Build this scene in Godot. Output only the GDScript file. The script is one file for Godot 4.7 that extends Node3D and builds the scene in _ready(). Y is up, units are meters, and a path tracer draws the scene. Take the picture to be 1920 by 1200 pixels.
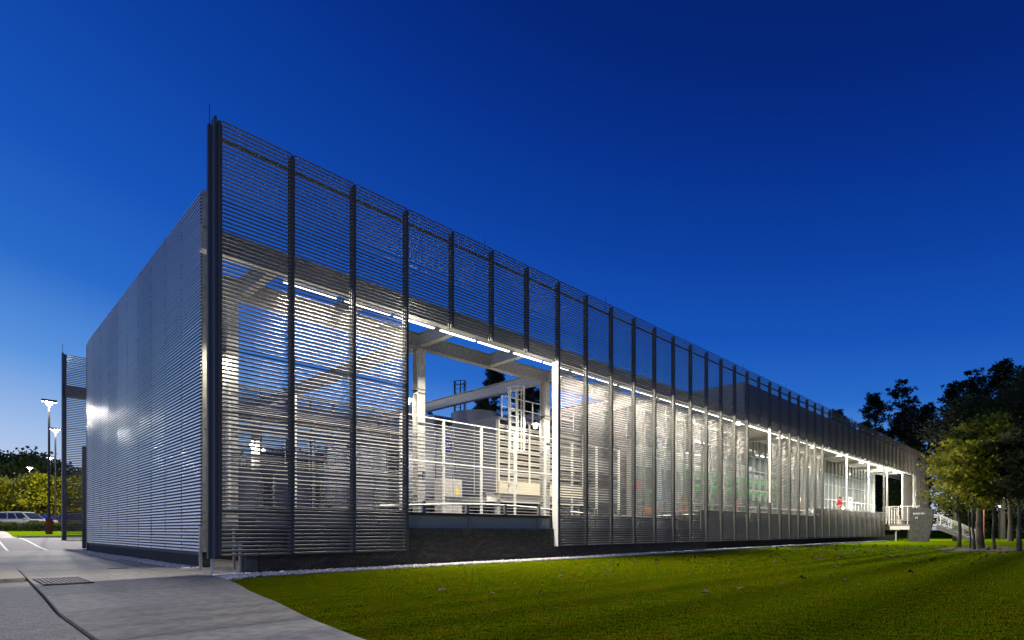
extends Node3D

# ------------------------------------------------------------------ mesh builder
class MB:
	var v := PackedVector3Array()
	var n := PackedVector3Array()
	func tri(a: Vector3, b: Vector3, c: Vector3, na: Vector3, nb: Vector3, nc: Vector3) -> void:
		if (b - a).cross(c - a).dot(na + nb + nc) > 0.0:
			v.append(a); v.append(c); v.append(b)
			n.append(na); n.append(nc); n.append(nb)
		else:
			v.append(a); v.append(b); v.append(c)
			n.append(na); n.append(nb); n.append(nc)
	func flat(a: Vector3, b: Vector3, c: Vector3, out: Vector3) -> void:
		var k := (b - a).cross(c - a).normalized()
		if k.dot(out) < 0.0:
			k = -k
		tri(a, b, c, k, k, k)
	func quad(a: Vector3, b: Vector3, c: Vector3, d: Vector3, out: Vector3) -> void:
		flat(a, b, c, out)
		flat(a, c, d, out)
	func box(at: Vector3, size: Vector3, basis := Basis()) -> void:
		var h := size * 0.5
		var x := basis.x * h.x
		var y := basis.y * h.y
		var z := basis.z * h.z
		quad(at + x - y - z, at + x + y - z, at + x + y + z, at + x - y + z, x)
		quad(at - x - y - z, at - x + y - z, at - x + y + z, at - x - y + z, -x)
		quad(at + y - x - z, at + y + x - z, at + y + x + z, at + y - x + z, y)
		quad(at - y - x - z, at - y + x - z, at - y + x + z, at - y - x + z, -y)
		quad(at + z - x - y, at + z + x - y, at + z + x + y, at + z - x + y, z)
		quad(at - z - x - y, at - z + x - y, at - z + x + y, at - z - x + y, -z)
	func span(a: Vector3, b: Vector3) -> void:
		box((a + b) * 0.5, (b - a).abs())
	func tube(path: Array, radii: Array, sides := 8, caps := true) -> void:
		var rings := []
		var count := path.size()
		for i in count:
			var p: Vector3 = path[i]
			var t: Vector3 = (path[mini(i + 1, count - 1)] - path[maxi(i - 1, 0)]).normalized()
			var s := t.cross(Vector3.UP if absf(t.y) < 0.9 else Vector3.RIGHT).normalized()
			var u := s.cross(t).normalized()
			var r: float = radii[mini(i, radii.size() - 1)]
			var ring := []
			for k in sides:
				var ang := TAU * k / sides
				ring.append([p + (s * cos(ang) + u * sin(ang)) * r, s * cos(ang) + u * sin(ang)])
			rings.append(ring)
		for i in count - 1:
			for k in sides:
				var a = rings[i][k]
				var b = rings[i][(k + 1) % sides]
				var c = rings[i + 1][(k + 1) % sides]
				var d = rings[i + 1][k]
				tri(a[0], b[0], c[0], a[1], b[1], c[1])
				tri(a[0], c[0], d[0], a[1], c[1], d[1])
		if caps:
			for e in [0, count - 1]:
				var p: Vector3 = path[e]
				var o: Vector3 = (path[0] - path[1]).normalized() if e == 0 else (path[count - 1] - path[count - 2]).normalized()
				for k in sides:
					flat(p, rings[e][k][0], rings[e][(k + 1) % sides][0], o)
	func prism(poly: Array, lo: float, hi: float) -> void:
		# polygon of Vector2(x, z) raised from lo to hi
		var pts := PackedVector2Array(poly)
		var idx := Geometry2D.triangulate_polygon(pts)
		for k in range(0, idx.size(), 3):
			var a := pts[idx[k]]
			var b := pts[idx[k + 1]]
			var c := pts[idx[k + 2]]
			flat(Vector3(a.x, hi, a.y), Vector3(b.x, hi, b.y), Vector3(c.x, hi, c.y), Vector3.UP)
			flat(Vector3(a.x, lo, a.y), Vector3(b.x, lo, b.y), Vector3(c.x, lo, c.y), Vector3.DOWN)
		var turn := 0.0
		for k in pts.size():
			turn += pts[k].cross(pts[(k + 1) % pts.size()])
		for k in pts.size():
			var a := pts[k]
			var b := pts[(k + 1) % pts.size()]
			var e := (b - a).normalized()
			var o := Vector3(e.y, 0, -e.x) * signf(turn)
			quad(Vector3(a.x, lo, a.y), Vector3(b.x, lo, b.y), Vector3(b.x, hi, b.y), Vector3(a.x, hi, a.y), o)
	func mesh() -> ArrayMesh:
		var arr := []
		arr.resize(Mesh.ARRAY_MAX)
		arr[Mesh.ARRAY_VERTEX] = v
		arr[Mesh.ARRAY_NORMAL] = n
		var m := ArrayMesh.new()
		if v.size():
			m.add_surface_from_arrays(Mesh.PRIMITIVE_TRIANGLES, arr)
		return m

# ------------------------------------------------------------------ helpers
var M := {}
var boxes := {}
var rng := RandomNumberGenerator.new()

func lin(r: float, g: float, b: float) -> Color:
	return Color(r, g, b).linear_to_srgb()

func mk(called: String, c: Color, rough := 0.6, metal := 0.0) -> StandardMaterial3D:
	var m := StandardMaterial3D.new()
	m.resource_name = called
	m.albedo_color = c
	m.roughness = rough
	m.metallic = metal
	M[called] = m
	return m

func noise_tex(sd: int, freq: float, stops: Array, octaves := 4, kind := FastNoiseLite.TYPE_SIMPLEX_SMOOTH, size := 512) -> NoiseTexture2D:
	var f := FastNoiseLite.new()
	f.seed = sd
	f.frequency = freq
	f.noise_type = kind
	f.fractal_octaves = octaves
	var g := Gradient.new()
	var off := PackedFloat32Array()
	var cols := PackedColorArray()
	for s in stops:
		off.append(s[0])
		cols.append(s[1])
	g.offsets = off
	g.colors = cols
	var t := NoiseTexture2D.new()
	t.width = size
	t.height = size
	t.seamless = true
	t.noise = f
	t.color_ramp = g
	return t

func tri_tex(m: StandardMaterial3D, t: Texture2D, scale: Vector3, coarse: Texture2D = null, scale2 := Vector3.ONE) -> void:
	m.albedo_color = Color.WHITE
	m.albedo_texture = t
	m.uv1_triplanar = true
	m.uv1_world_triplanar = true
	m.uv1_scale = scale
	if coarse:
		m.detail_enabled = true
		m.detail_blend_mode = BaseMaterial3D.BLEND_MODE_MUL
		m.detail_uv_layer = BaseMaterial3D.DETAIL_UV_2
		m.detail_albedo = coarse
		m.uv2_triplanar = true
		m.uv2_world_triplanar = true
		m.uv2_scale = scale2

func bumpy(m: StandardMaterial3D, sd: int, freq: float, cm: float) -> void:
	m.heightmap_enabled = true
	m.heightmap_scale = cm
	m.heightmap_texture = noise_tex(sd, freq, [[0.0, Color.BLACK], [1.0, Color.WHITE]], 4, FastNoiseLite.TYPE_SIMPLEX_SMOOTH, 512)

func glow(called: String, c: Color, e: float) -> StandardMaterial3D:
	var m := mk(called, Color.WHITE, 0.4)
	m.emission_enabled = true
	m.emission = c
	m.emission_energy_multiplier = e
	return m

func bx(size: Vector3) -> BoxMesh:
	var key := "%.3f %.3f %.3f" % [size.x, size.y, size.z]
	if not boxes.has(key):
		var b := BoxMesh.new()
		b.size = size
		boxes[key] = b
	return boxes[key]

func part(parent: Node3D, called: String, mesh: Mesh, mat: Material, at := Vector3.ZERO, basis := Basis()) -> MeshInstance3D:
	var o := MeshInstance3D.new()
	o.name = called
	o.mesh = mesh
	o.material_override = mat
	o.transform = Transform3D(basis, at)
	parent.add_child(o, true)
	return o

func boxpart(parent: Node3D, called: String, a: Vector3, b: Vector3, mat: Material) -> MeshInstance3D:
	return part(parent, called, bx((b - a).abs()), mat, (a + b) * 0.5)

func tag(o: Node3D, label: String, category := "", group := "", kind := "") -> void:
	o.set_meta("label", label)
	if category:
		o.set_meta("category", category)
	if group:
		o.set_meta("group", group)
	if kind:
		o.set_meta("kind", kind)

func thing(called: String, label: String, category: String, at := Vector3.ZERO, turn := 0.0, group := "") -> Node3D:
	var o := Node3D.new()
	o.name = called
	o.position = at
	o.rotation.y = turn
	add_child(o, true)
	tag(o, label, category, group)
	return o

func setting(called: String, mesh: Mesh, mat: Material) -> MeshInstance3D:
	var o := part(self, called, mesh, mat)
	o.set_meta("kind", "structure")
	return o

func dup(o: Node3D, at: Vector3, turn: float, label: String, scale := 1.0) -> Node3D:
	var c: Node3D = o.duplicate()
	c.name = String(o.name).rstrip("0123456789_")
	add_child(c, true)
	c.transform = Transform3D(Basis(Vector3.UP, turn).scaled(Vector3.ONE * scale), at)
	c.set_meta("label", label)
	return c

func swarm(parent: Node3D, called: String, mesh: Mesh, mat: Material, where: Array, colors: Array = []) -> MultiMeshInstance3D:
	var mm := MultiMesh.new()
	mm.transform_format = MultiMesh.TRANSFORM_3D
	mm.use_colors = not colors.is_empty()
	mm.mesh = mesh
	mm.instance_count = where.size()
	for i in where.size():
		mm.set_instance_transform(i, where[i])
		if mm.use_colors:
			mm.set_instance_color(i, colors[i])
	var o := MultiMeshInstance3D.new()
	o.name = called
	o.multimesh = mm
	o.material_override = mat
	parent.add_child(o, true)
	o.set_meta("kind", "stuff")
	return o

func ibeam(length: float, depth: float, flange: float, t := 0.02) -> ArrayMesh:
	# along x, centred, web upright
	var b := MB.new()
	b.box(Vector3(0, depth * 0.5 - t * 0.5, 0), Vector3(length, t, flange))
	b.box(Vector3(0, -depth * 0.5 + t * 0.5, 0), Vector3(length, t, flange))
	b.box(Vector3.ZERO, Vector3(length, depth - 2 * t, t * 0.8))
	return b.mesh()

func ground_y(z: float) -> float:
	var a := smoothstep(-24.5, -33.5, z) * 0.64
	var b := smoothstep(-34.0, -38.0, z) * 0.42
	return a + b

const PW := 1.829
const YB := 0.51
const YT := 11.24
const ALONG_Z := Basis(Vector3(0, 0, -1), Vector3(0, 1, 0), Vector3(1, 0, 0))

# ------------------------------------------------------------------ the place
func _ready() -> void:
	rng.seed = 7
	# camera
	var cam := Camera3D.new()
	cam.name = "camera"
	add_child(cam)
	cam.position = Vector3(-4.77, 1.15, 14.93)
	cam.rotation_degrees = Vector3(0, -44.85, 0)
	cam.set_frustum(0.1 * 1200.0 / 1069.0, Vector2(0, 0.1 * 394.0 / 1069.0), 0.1, 1500.0)
	cam.current = true
	# sky
	var env := Environment.new()
	env.background_mode = Environment.BG_SKY
	env.tonemap_mode = Environment.TONE_MAPPER_LINEAR
	env.tonemap_exposure = 1.0
	env.sdfgi_enabled = true
	env.ssao_enabled = true
	env.ssil_enabled = true
	var sm := PanoramaSkyMaterial.new()
	sm.panorama = dusk_sky()
	var sky := Sky.new()
	sky.sky_material = sm
	env.sky = sky
	var we := WorldEnvironment.new()
	we.name = "environment"
	we.environment = env
	add_child(we)

	materials()
	ground()
	screens()
	frame()
	strips()
	yard()
	hall()
	porch()
	plants()
	lot()
	details()

func dusk_sky() -> ImageTexture:
	var w := 512
	var h := 256
	var im := Image.create(w, h, false, Image.FORMAT_RGBF)
	var stops := [
		[0.0, Color(0.70, 0.68, 0.80)], [4.5, Color(0.37, 0.53, 0.82)], [9.0, Color(0.105, 0.30, 0.73)], [14.0, Color(0.022, 0.145, 0.58)],
		[20.0, Color(0.0085, 0.088, 0.48)], [28.0, Color(0.0038, 0.052, 0.36)], [36.0, Color(0.0022, 0.031, 0.265)], [43.0, Color(0.0015, 0.020, 0.19)],
		[60.0, Color(0.0010, 0.011, 0.11)], [90.0, Color(0.0008, 0.008, 0.08)], [140.0, Color(0.0008, 0.008, 0.08)]]
	for j in h:
		var e := 90.0 - (j + 0.5) / h * 180.0
		for i in w:
			var az := (i + 0.5) / w * TAU
			var c: Color
			if e < 0.0:
				c = Color(0.03, 0.04, 0.06)
			else:
				var a := -sin(az - deg_to_rad(44.85))
				var f := clampf(e * (1.0 - 0.40 * a) - 1.5 * a, 0.0, 139.0)
				for k in stops.size() - 1:
					if f <= stops[k + 1][0]:
						var t: float = (f - stops[k][0]) / (stops[k + 1][0] - stops[k][0])
						c = (stops[k][1] as Color).lerp(stops[k + 1][1], t)
						break
			im.set_pixel(i, j, c)
	return ImageTexture.create_from_image(im)

func materials() -> void:
	var W := Color.WHITE
	# metals
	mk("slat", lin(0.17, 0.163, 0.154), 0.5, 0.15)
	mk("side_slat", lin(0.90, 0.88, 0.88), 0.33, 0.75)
	mk("side_backing", lin(0.10, 0.10, 0.11), 0.7)
	tri_tex(mk("galv", W, 0.5, 0.25), noise_tex(3, 0.02, [[0.2, lin(0.34, 0.335, 0.32)], [0.5, lin(0.44, 0.435, 0.42)], [0.85, lin(0.54, 0.53, 0.51)]], 5), Vector3(0.8, 0.8, 0.8))
	tri_tex(mk("post", W, 0.55, 0.2), noise_tex(4, 0.015, [[0.2, lin(0.11, 0.108, 0.10)], [0.8, lin(0.16, 0.157, 0.148)]], 4), Vector3(0.6, 0.6, 0.6))
	mk("black_trim", lin(0.06, 0.058, 0.055), 0.6)
	mk("corner", lin(0.06, 0.065, 0.085), 0.45, 0.3)
	mk("white_paint", lin(0.72, 0.71, 0.68), 0.45)
	mk("steel_bright", lin(0.55, 0.54, 0.52), 0.3, 0.8)
	mk("channel", lin(0.20, 0.20, 0.205), 0.5, 0.2)
	mk("rust_brown", lin(0.075, 0.04, 0.022), 0.9)
	mk("cream", lin(0.62, 0.58, 0.46), 0.6)
	mk("tower_grey", lin(0.19, 0.20, 0.25), 0.4, 0.3)
	mk("logo_blue", lin(0.012, 0.035, 0.36), 0.5)
	mk("white_letter", lin(0.8, 0.8, 0.8), 0.5)
	mk("yellow_tag", lin(0.7, 0.52, 0.03), 0.6)
	# masonry and ground
	var ct := noise_tex(11, 0.012, [[0.15, lin(0.23, 0.221, 0.195)], [0.5, lin(0.30, 0.29, 0.262)], [0.85, lin(0.36, 0.35, 0.318)]], 6, FastNoiseLite.TYPE_SIMPLEX_SMOOTH, 1024)
	var broom := noise_tex(12, 0.03, [[0.15, Color(0.70, 0.70, 0.70)], [0.45, Color(0.92, 0.92, 0.92)], [0.8, Color(1, 1, 1)]], 4, FastNoiseLite.TYPE_SIMPLEX_SMOOTH, 512)
	tri_tex(mk("concrete", W, 0.8), ct, Vector3(0.35, 0.35, 0.35), broom, Vector3(0.22, 0.5, 2.6))
	tri_tex(mk("concrete_b", W, 0.82), ct, Vector3(0.31, 0.31, 0.31), broom, Vector3(0.3, 0.5, 2.0))
	M.concrete_b.albedo_color = Color(0.93, 0.93, 0.92)
	tri_tex(mk("concrete_c", W, 0.8), ct, Vector3(0.4, 0.4, 0.4), broom, Vector3(2.6, 0.5, 0.25))
	M.concrete_c.albedo_color = Color(0.9, 0.9, 0.91)
	tri_tex(mk("kerb", W, 0.85), noise_tex(14, 0.02, [[0.2, lin(0.33, 0.29, 0.21)], [0.8, lin(0.47, 0.43, 0.33)]], 5), Vector3(0.6, 0.6, 0.6))
	tri_tex(mk("pier", W, 0.8), noise_tex(15, 0.015, [[0.15, lin(0.21, 0.20, 0.165)], [0.5, lin(0.30, 0.29, 0.25)], [0.85, lin(0.36, 0.345, 0.30)]], 6), Vector3(0.5, 0.3, 0.5))
	tri_tex(mk("monument", W, 0.8), noise_tex(16, 0.016, [[0.1, lin(0.042, 0.042, 0.042)], [0.5, lin(0.06, 0.06, 0.059)], [0.9, lin(0.085, 0.084, 0.082)]], 6), Vector3(0.4, 0.25, 0.4))
	tri_tex(mk("asphalt", W, 0.85), noise_tex(17, 0.02, [[0.2, lin(0.11, 0.105, 0.11)], [0.8, lin(0.17, 0.162, 0.165)]], 5), Vector3(0.4, 0.4, 0.4))
	mk("road_paint", lin(0.5, 0.5, 0.49), 0.7)
	for k in 4:
		var f: float = [0.8, 1.0, 1.25, 1.6][k]
		var m := mk("brick%d" % k, W, 0.85)
		tri_tex(m, noise_tex(20 + k, 0.03, [[0.2, lin(0.030 * f, 0.027 * f, 0.022 * f)], [0.8, lin(0.050 * f, 0.044 * f, 0.034 * f)]], 4, FastNoiseLite.TYPE_SIMPLEX_SMOOTH, 256), Vector3(2.5, 2.5, 2.5))
	mk("mortar", lin(0.030, 0.029, 0.026), 0.95)
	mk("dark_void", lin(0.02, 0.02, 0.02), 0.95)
	# grass
	var g1 := noise_tex(30, 0.05, [[0.1, lin(0.052, 0.092, 0.001)], [0.45, lin(0.084, 0.138, 0.002)], [0.7, lin(0.108, 0.158, 0.002)], [1.0, lin(0.14, 0.158, 0.006)]], 5, FastNoiseLite.TYPE_SIMPLEX_SMOOTH, 1024)
	var g2 := noise_tex(31, 0.011, [[0.15, Color(1.0, 0.80, 0.8)], [0.5, Color(0.95, 0.97, 0.9)], [0.85, Color(0.74, 0.95, 0.9)]], 4, FastNoiseLite.TYPE_SIMPLEX_SMOOTH, 512)
	tri_tex(mk("grass", W, 0.95), g1, Vector3(0.45, 0.45, 0.45), g2, Vector3(0.06, 0.06, 0.06))
	M.grass.specular_mode = BaseMaterial3D.SPECULAR_DISABLED
	var bl := mk("blades", W, 0.8)
	bl.vertex_color_use_as_albedo = true
	bl.specular_mode = BaseMaterial3D.SPECULAR_DISABLED
	bl.backlight_enabled = true
	bl.backlight = Color(0.25, 0.25, 0.25)
	tri_tex(mk("mulch", W, 0.95), noise_tex(33, 0.06, [[0.2, lin(0.03, 0.02, 0.012)], [0.8, lin(0.09, 0.055, 0.035)]], 4), Vector3(0.5, 0.5, 0.5))
	var rk := mk("rocks", W, 0.85)
	rk.vertex_color_use_as_albedo = true
	mk("gravel_bed", lin(0.22, 0.21, 0.20), 0.95)
	# foliage
	for a in [["leaf_gold", 0.27, 0.26, 0.010], ["leaf_green", 0.048, 0.07, 0.006], ["leaf_lime", 0.17, 0.215, 0.006], ["leaf_olive", 0.095, 0.095, 0.008], ["leaf_rust", 0.12, 0.065, 0.012], ["leaf_dark", 0.018, 0.028, 0.010], ["needle", 0.016, 0.024, 0.012], ["hedge", 0.022, 0.034, 0.010]]:
		var m := mk(a[0], lin(a[1], a[2], a[3]), 0.65)
		m.metallic_specular = 0.12
		m.backlight_enabled = true
		m.backlight = Color(0.35, 0.35, 0.25)
	tri_tex(mk("bark", W, 0.95), noise_tex(40, 0.03, [[0.2, lin(0.03, 0.025, 0.019)], [0.8, lin(0.08, 0.069, 0.054)]], 4), Vector3(1.5, 0.5, 1.5))
	# building
	mk("wall_panel", lin(0.30, 0.29, 0.275), 0.6, 0.2)
	mk("dark_panel", lin(0.13, 0.13, 0.14), 0.5, 0.3)
	mk("soffit", lin(0.28, 0.275, 0.255), 0.7)
	mk("interior", lin(0.19, 0.195, 0.195), 0.8)
	mk("interior_blue", lin(0.16, 0.21, 0.24), 0.8)
	mk("curtain", lin(0.66, 0.70, 0.70), 0.9)
	mk("mullion", lin(0.20, 0.205, 0.205), 0.4, 0.3)
	var gl := mk("glass", Color(0.85, 0.95, 0.95, 0.06), 0.03)
	gl.transparency = BaseMaterial3D.TRANSPARENCY_ALPHA
	mk("green_pipe", lin(0.01, 0.36, 0.07), 0.4)
	mk("orange", lin(0.55, 0.13, 0.03), 0.5)
	mk("red", lin(0.55, 0.02, 0.015), 0.5)
	mk("bench_wood", lin(0.30, 0.20, 0.10), 0.6)
	glow("strip_glow", lin(1.0, 0.96, 0.86), 5.0)
	glow("lamp_glow", lin(1.0, 0.95, 0.80), 14.0)
	glow("street_glow", lin(1.0, 0.97, 0.93), 60.0)
	glow("ceiling_glow", lin(1.0, 0.99, 0.95), 4.0)
	# cars
	mk("tyre", lin(0.015, 0.015, 0.015), 0.9)
	mk("rim", lin(0.4, 0.4, 0.41), 0.3, 0.8)
	var cg := mk("car_glass", lin(0.01, 0.012, 0.015), 0.06)
	cg.metallic_specular = 0.6
	for a in [["car_silver", 0.27, 0.262, 0.245], ["car_blue", 0.012, 0.012, 0.28], ["car_dark", 0.018, 0.018, 0.026], ["car_navy", 0.012, 0.02, 0.06], ["car_maroon", 0.05, 0.014, 0.02]]:
		var m := mk(a[0], lin(a[1], a[2], a[3]), 0.35, 0.2)
		m.clearcoat_enabled = true
		m.clearcoat = 0.8
		m.clearcoat_roughness = 0.06
	mk("headlamp", lin(0.7, 0.7, 0.72), 0.15, 0.3)
	mk("tail_red", lin(0.3, 0.01, 0.01), 0.2)
	mk("pole_dark", lin(0.03, 0.026, 0.028), 0.5, 0.3)
	mk("pole_red", lin(0.13, 0.02, 0.015), 0.7)
	mk("pole_orange", lin(0.33, 0.12, 0.04), 0.8)
	mk("sign_red", lin(0.16, 0.012, 0.015), 0.5)
	mk("iron", lin(0.045, 0.042, 0.04), 0.7, 0.4)
	# person
	mk("skin", lin(0.42, 0.24, 0.17), 0.6)
	mk("shirt", lin(0.36, 0.022, 0.028), 0.9)
	mk("trousers", lin(0.40, 0.22, 0.15), 0.9)
	mk("hair", lin(0.035, 0.02, 0.012), 0.7)

# ------------------------------------------------------------------ ground
func sheet(x0: float, x1: float, zs: Array, lift: float) -> ArrayMesh:
	var b := MB.new()
	for k in zs.size() - 1:
		var za: float = zs[k]
		var zb: float = zs[k + 1]
		b.quad(Vector3(x0, ground_y(za) + lift, za), Vector3(x1, ground_y(za) + lift, za), Vector3(x1, ground_y(zb) + lift, zb), Vector3(x0, ground_y(zb) + lift, zb), Vector3.UP)
	return b.mesh()

func steps_between(a: float, b: float, n: int) -> Array:
	var out := []
	for k in n + 1:
		out.append(lerpf(a, b, float(k) / n))
	return out

func edge_right(z: float) -> float:
	var pts := [[12.0, -1.95], [9.8, -1.8], [8.1, -1.56], [6.3, -1.2], [4.5, -0.92], [2.7, -0.54], [1.2, -0.27], [0.2, -0.21], [-0.3, -0.1], [-24.5, 0.1]]
	for k in pts.size() - 1:
		if z <= pts[k][0] and z >= pts[k + 1][0]:
			return lerpf(pts[k][1], pts[k + 1][1], (pts[k][0] - z) / (pts[k][0] - pts[k + 1][0]))
	return pts[0][1]

func edge_left(z: float) -> float:
	var pts := [[12.0, -3.66], [8.0, -3.69], [5.4, -3.70], [2.9, -3.60], [-1.0, -3.48], [-5.0, -3.36], [-7.0, -3.34], [-7.8, -3.5], [-8.4, -4.2], [-8.8, -6.5], [-24.5, -6.5]]
	for k in pts.size() - 1:
		if z <= pts[k][0] and z >= pts[k + 1][0]:
			return lerpf(pts[k][1], pts[k + 1][1], (pts[k][0] - z) / (pts[k][0] - pts[k + 1][0]))
	return pts[0][1]

func ground() -> void:
	var zs := [500.0, 60.0, 14.0, 5.0, -5.0, -24.5]
	zs += steps_between(-25.5, -33.5, 8)
	zs += steps_between(-34.0, -38.0, 6)
	zs += [-60.0, -120.0, -500.0]
	setting("lawn", sheet(-500, 600, zs, 0.0), M.grass)
	# grass tufts
	var tuft := MB.new()
	for k in 7:
		var a := TAU * k / 7.0 + rng.randf() * 0.6
		var dir := Vector3(cos(a), 0, sin(a))
		var side := Vector3(-sin(a), 0, cos(a)) * 0.006
		var base := dir * rng.randf_range(0.0, 0.045)
		var tip := base + dir * rng.randf_range(0.008, 0.035) + Vector3(0, rng.randf_range(0.014, 0.026), 0)
		tuft.tri(base - side, base + side, tip, Vector3.UP, Vector3.UP, Vector3.UP)
	var where := []
	var cols := []
	var patch := FastNoiseLite.new()
	patch.seed = 5
	patch.frequency = 0.35
	while where.size() < 130000:
		# denser near the walk, thinning out along the lawn
		var x := -2.2 + 34.0 * pow(rng.randf(), 1.9)
		var z := 0.5 + 17.0 * rng.randf()
		if x < edge_right(z) + 0.02 or (z < 0.62 + 0.6 * smoothstep(1.4, 0.2, x)):
			continue
		if rng.randf() > clampf((36.0 - Vector2(x + 4.77, z - 14.93).length()) / 26.0, 0.0, 1.0):
			continue
		var s := rng.randf_range(0.7, 1.25) * (1.0 + 0.03 * x)
		where.append(Transform3D(Basis(Vector3.UP, rng.randf() * TAU).scaled(Vector3(s, rng.randf_range(0.6, 1.2), s)), Vector3(x, 0.0, z)))
		var t := clampf(patch.get_noise_2d(x * 4.0, z * 4.0) * 0.9 + rng.randf_range(-0.25, 0.25) + 0.5, 0.0, 1.0)
		cols.append(Color(0.112, 0.185, 0.002).lerp(Color(0.188, 0.185, 0.004), t) * rng.randf_range(0.7, 1.2))
	tag(swarm(self, "grass", tuft.mesh(), M.blades, where, cols), "short mown grass growing on the lawn in front of the building", "grass", "", "stuff")

	# the walk, slab by slab
	var walk := Node3D.new()
	walk.name = "pavement"
	add_child(walk)
	walk.set_meta("kind", "structure")
	var bed := MB.new()
	var lf := []
	var rt := []
	for z in steps_between(11.9, -24.4, 60):
		lf.append(Vector2(edge_left(z) + 0.03, z))
		rt.push_front(Vector2(edge_right(z) - 0.03, z))
	bed.prism(lf + rt, -0.05, 0.02)
	part(walk, "joint_bed", bed.mesh(), M.dark_void)
	var joints := [12.0, 8.15, 5.42, 2.75, 0.1, -2.6, -5.2, -8.0, -11.0, -14.0, -17.0, -20.0, -24.4]
	for k in joints.size() - 1:
		var a: float = joints[k] - 0.011
		var b: float = joints[k + 1] + 0.011
		var l := []
		var r := []
		for z in steps_between(a, b, 8):
			l.append(Vector2(edge_left(z) + 0.008, z))
			r.push_front(Vector2(edge_right(z), z))
		var s := MB.new()
		s.prism(l + r, 0.0, 0.06)
		part(walk, "slab", s.mesh(), [M.concrete, M.concrete_b][k % 2])
	# branch into the gap between the screens
	for q in [[[Vector2(-0.09, -0.32), Vector2(0.72, -0.32), Vector2(1.2, -1.2), Vector2(1.2, -3.1), Vector2(-0.08, -3.1)]], [[Vector2(1.22, -1.2), Vector2(5.0, -1.2), Vector2(5.0, -3.1), Vector2(1.22, -3.1)]], [[Vector2(0.92, -3.12), Vector2(2.62, -3.12), Vector2(2.62, -24.4), Vector2(0.92, -24.4)]]]:
		var s := MB.new()
		s.prism(q[0], 0.0, 0.064)
		part(walk, "slab", s.mesh(), M.concrete)
	# the apron on the left, a little lower
	var apron := Node3D.new()
	apron.name = "driveway"
	add_child(apron)
	apron.set_meta("kind", "structure")
	var aj := [12.0, 8.4, 4.1, -1.2]
	for k in 3:
		var l := [Vector2(-12.0, aj[k + 1] + 0.006), Vector2(-12.0, aj[k] - 0.006)]
		var r := []
		for z in steps_between(aj[k] - 0.006, aj[k + 1] + 0.006, 6):
			r.append(Vector2(edge_left(z) - 0.035, z))
		var s := MB.new()
		s.prism(l + r, -0.02, 0.042)
		part(apron, "slab", s.mesh(), M.concrete_c)
	# kerb nose of the planting island beside the walk
	var nose := MB.new()
	var npoly := []
	for z in steps_between(-1.3, -8.6, 12):
		npoly.append(Vector2(edge_left(z) - 0.06, z))
	npoly += [Vector2(-12.0, -8.6), Vector2(-12.0, -1.22), Vector2(-4.0, -1.22), Vector2(-3.75, -1.23)]
	nose.prism(npoly, -0.02, 0.115)
	setting("kerb", nose.mesh(), M.kerb)
	# asphalt drive, kerb, verge path, car park
	setting("road", sheet(-60, 90, steps_between(-24.45, -33.1, 9), 0.02), M.asphalt)
	var kb := MB.new()
	for k in 60:
		var x0 := -1.5 + k * 1.5
		kb.box(Vector3(x0 + 0.75, ground_y(-33.3) + 0.05, -33.3), Vector3(1.48, 0.2, 0.3))
	setting("kerb", kb.mesh(), M.kerb)
	var vp := MB.new()
	vp.prism([Vector2(-30, -33.1), Vector2(-1.45, -33.1), Vector2(-1.55, -34.0), Vector2(-1.75, -36.5), Vector2(-2.1, -39.0), Vector2(-2.8, -40.5), Vector2(-30, -40.5)], 0.0, 0.0)
	var sp := MB.new()
	for k in 8:
		var za := -33.12 - k * 0.92
		var zb := za - 0.92
		var xr0: float = [-1.45, -1.5, -1.56, -1.64, -1.74, -1.9, -2.15, -2.6][k]
		var xr1: float = [-1.5, -1.56, -1.64, -1.74, -1.9, -2.15, -2.6, -3.4][k]
		sp.quad(Vector3(-30, ground_y(za) + 0.02, za), Vector3(xr0, ground_y(za) + 0.02, za), Vector3(xr1, ground_y(zb) + 0.02, zb), Vector3(-30, ground_y(zb) + 0.02, zb), Vector3.UP)
	setting("side_path", sp.mesh(), M.concrete)
	setting("car_park", sheet(-90, 60, [-47.0, -70.0, -105.0], 0.02), M.asphalt)
	var ln := MB.new()
	for q in [[Vector2(-0.70, -24.75), Vector2(-1.42, -33.0)], [Vector2(-2.38, -25.6), Vector2(-2.5, -31.0)]]:
		for k in 8:
			var p: Vector2 = q[0].lerp(q[1], k / 8.0)
			var r: Vector2 = q[0].lerp(q[1], (k + 1) / 8.0)
			ln.quad(Vector3(p.x - 0.05, ground_y(p.y) + 0.026, p.y), Vector3(p.x + 0.05, ground_y(p.y) + 0.026, p.y), Vector3(r.x + 0.05, ground_y(r.y) + 0.026, r.y), Vector3(r.x - 0.05, ground_y(r.y) + 0.026, r.y), Vector3.UP)
	setting("road_marking", ln.mesh(), M.road_paint)
	# gravel
	var gb := MB.new()
	gb.prism([Vector2(0.6, 0.6), Vector2(65.0, 0.6), Vector2(65.0, -1.2), Vector2(0.74, -1.2), Vector2(0.74, -0.3), Vector2(-0.05, -0.3), Vector2(-0.2, 0.3), Vector2(-0.3, 1.1), Vector2(0.0, 1.15), Vector2(0.3, 0.8)], -0.05, 0.012)
	setting("gravel_bed", gb.mesh(), M.gravel_bed)
	var gs := MB.new()
	gs.prism([Vector2(0.1, -3.3), Vector2(0.62, -3.3), Vector2(0.62, -24.4), Vector2(0.1, -24.4)], -0.05, 0.014)
	setting("gravel_bed", gs.mesh(), M.gravel_bed)
	var rocks := []
	var rcol := []
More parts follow.
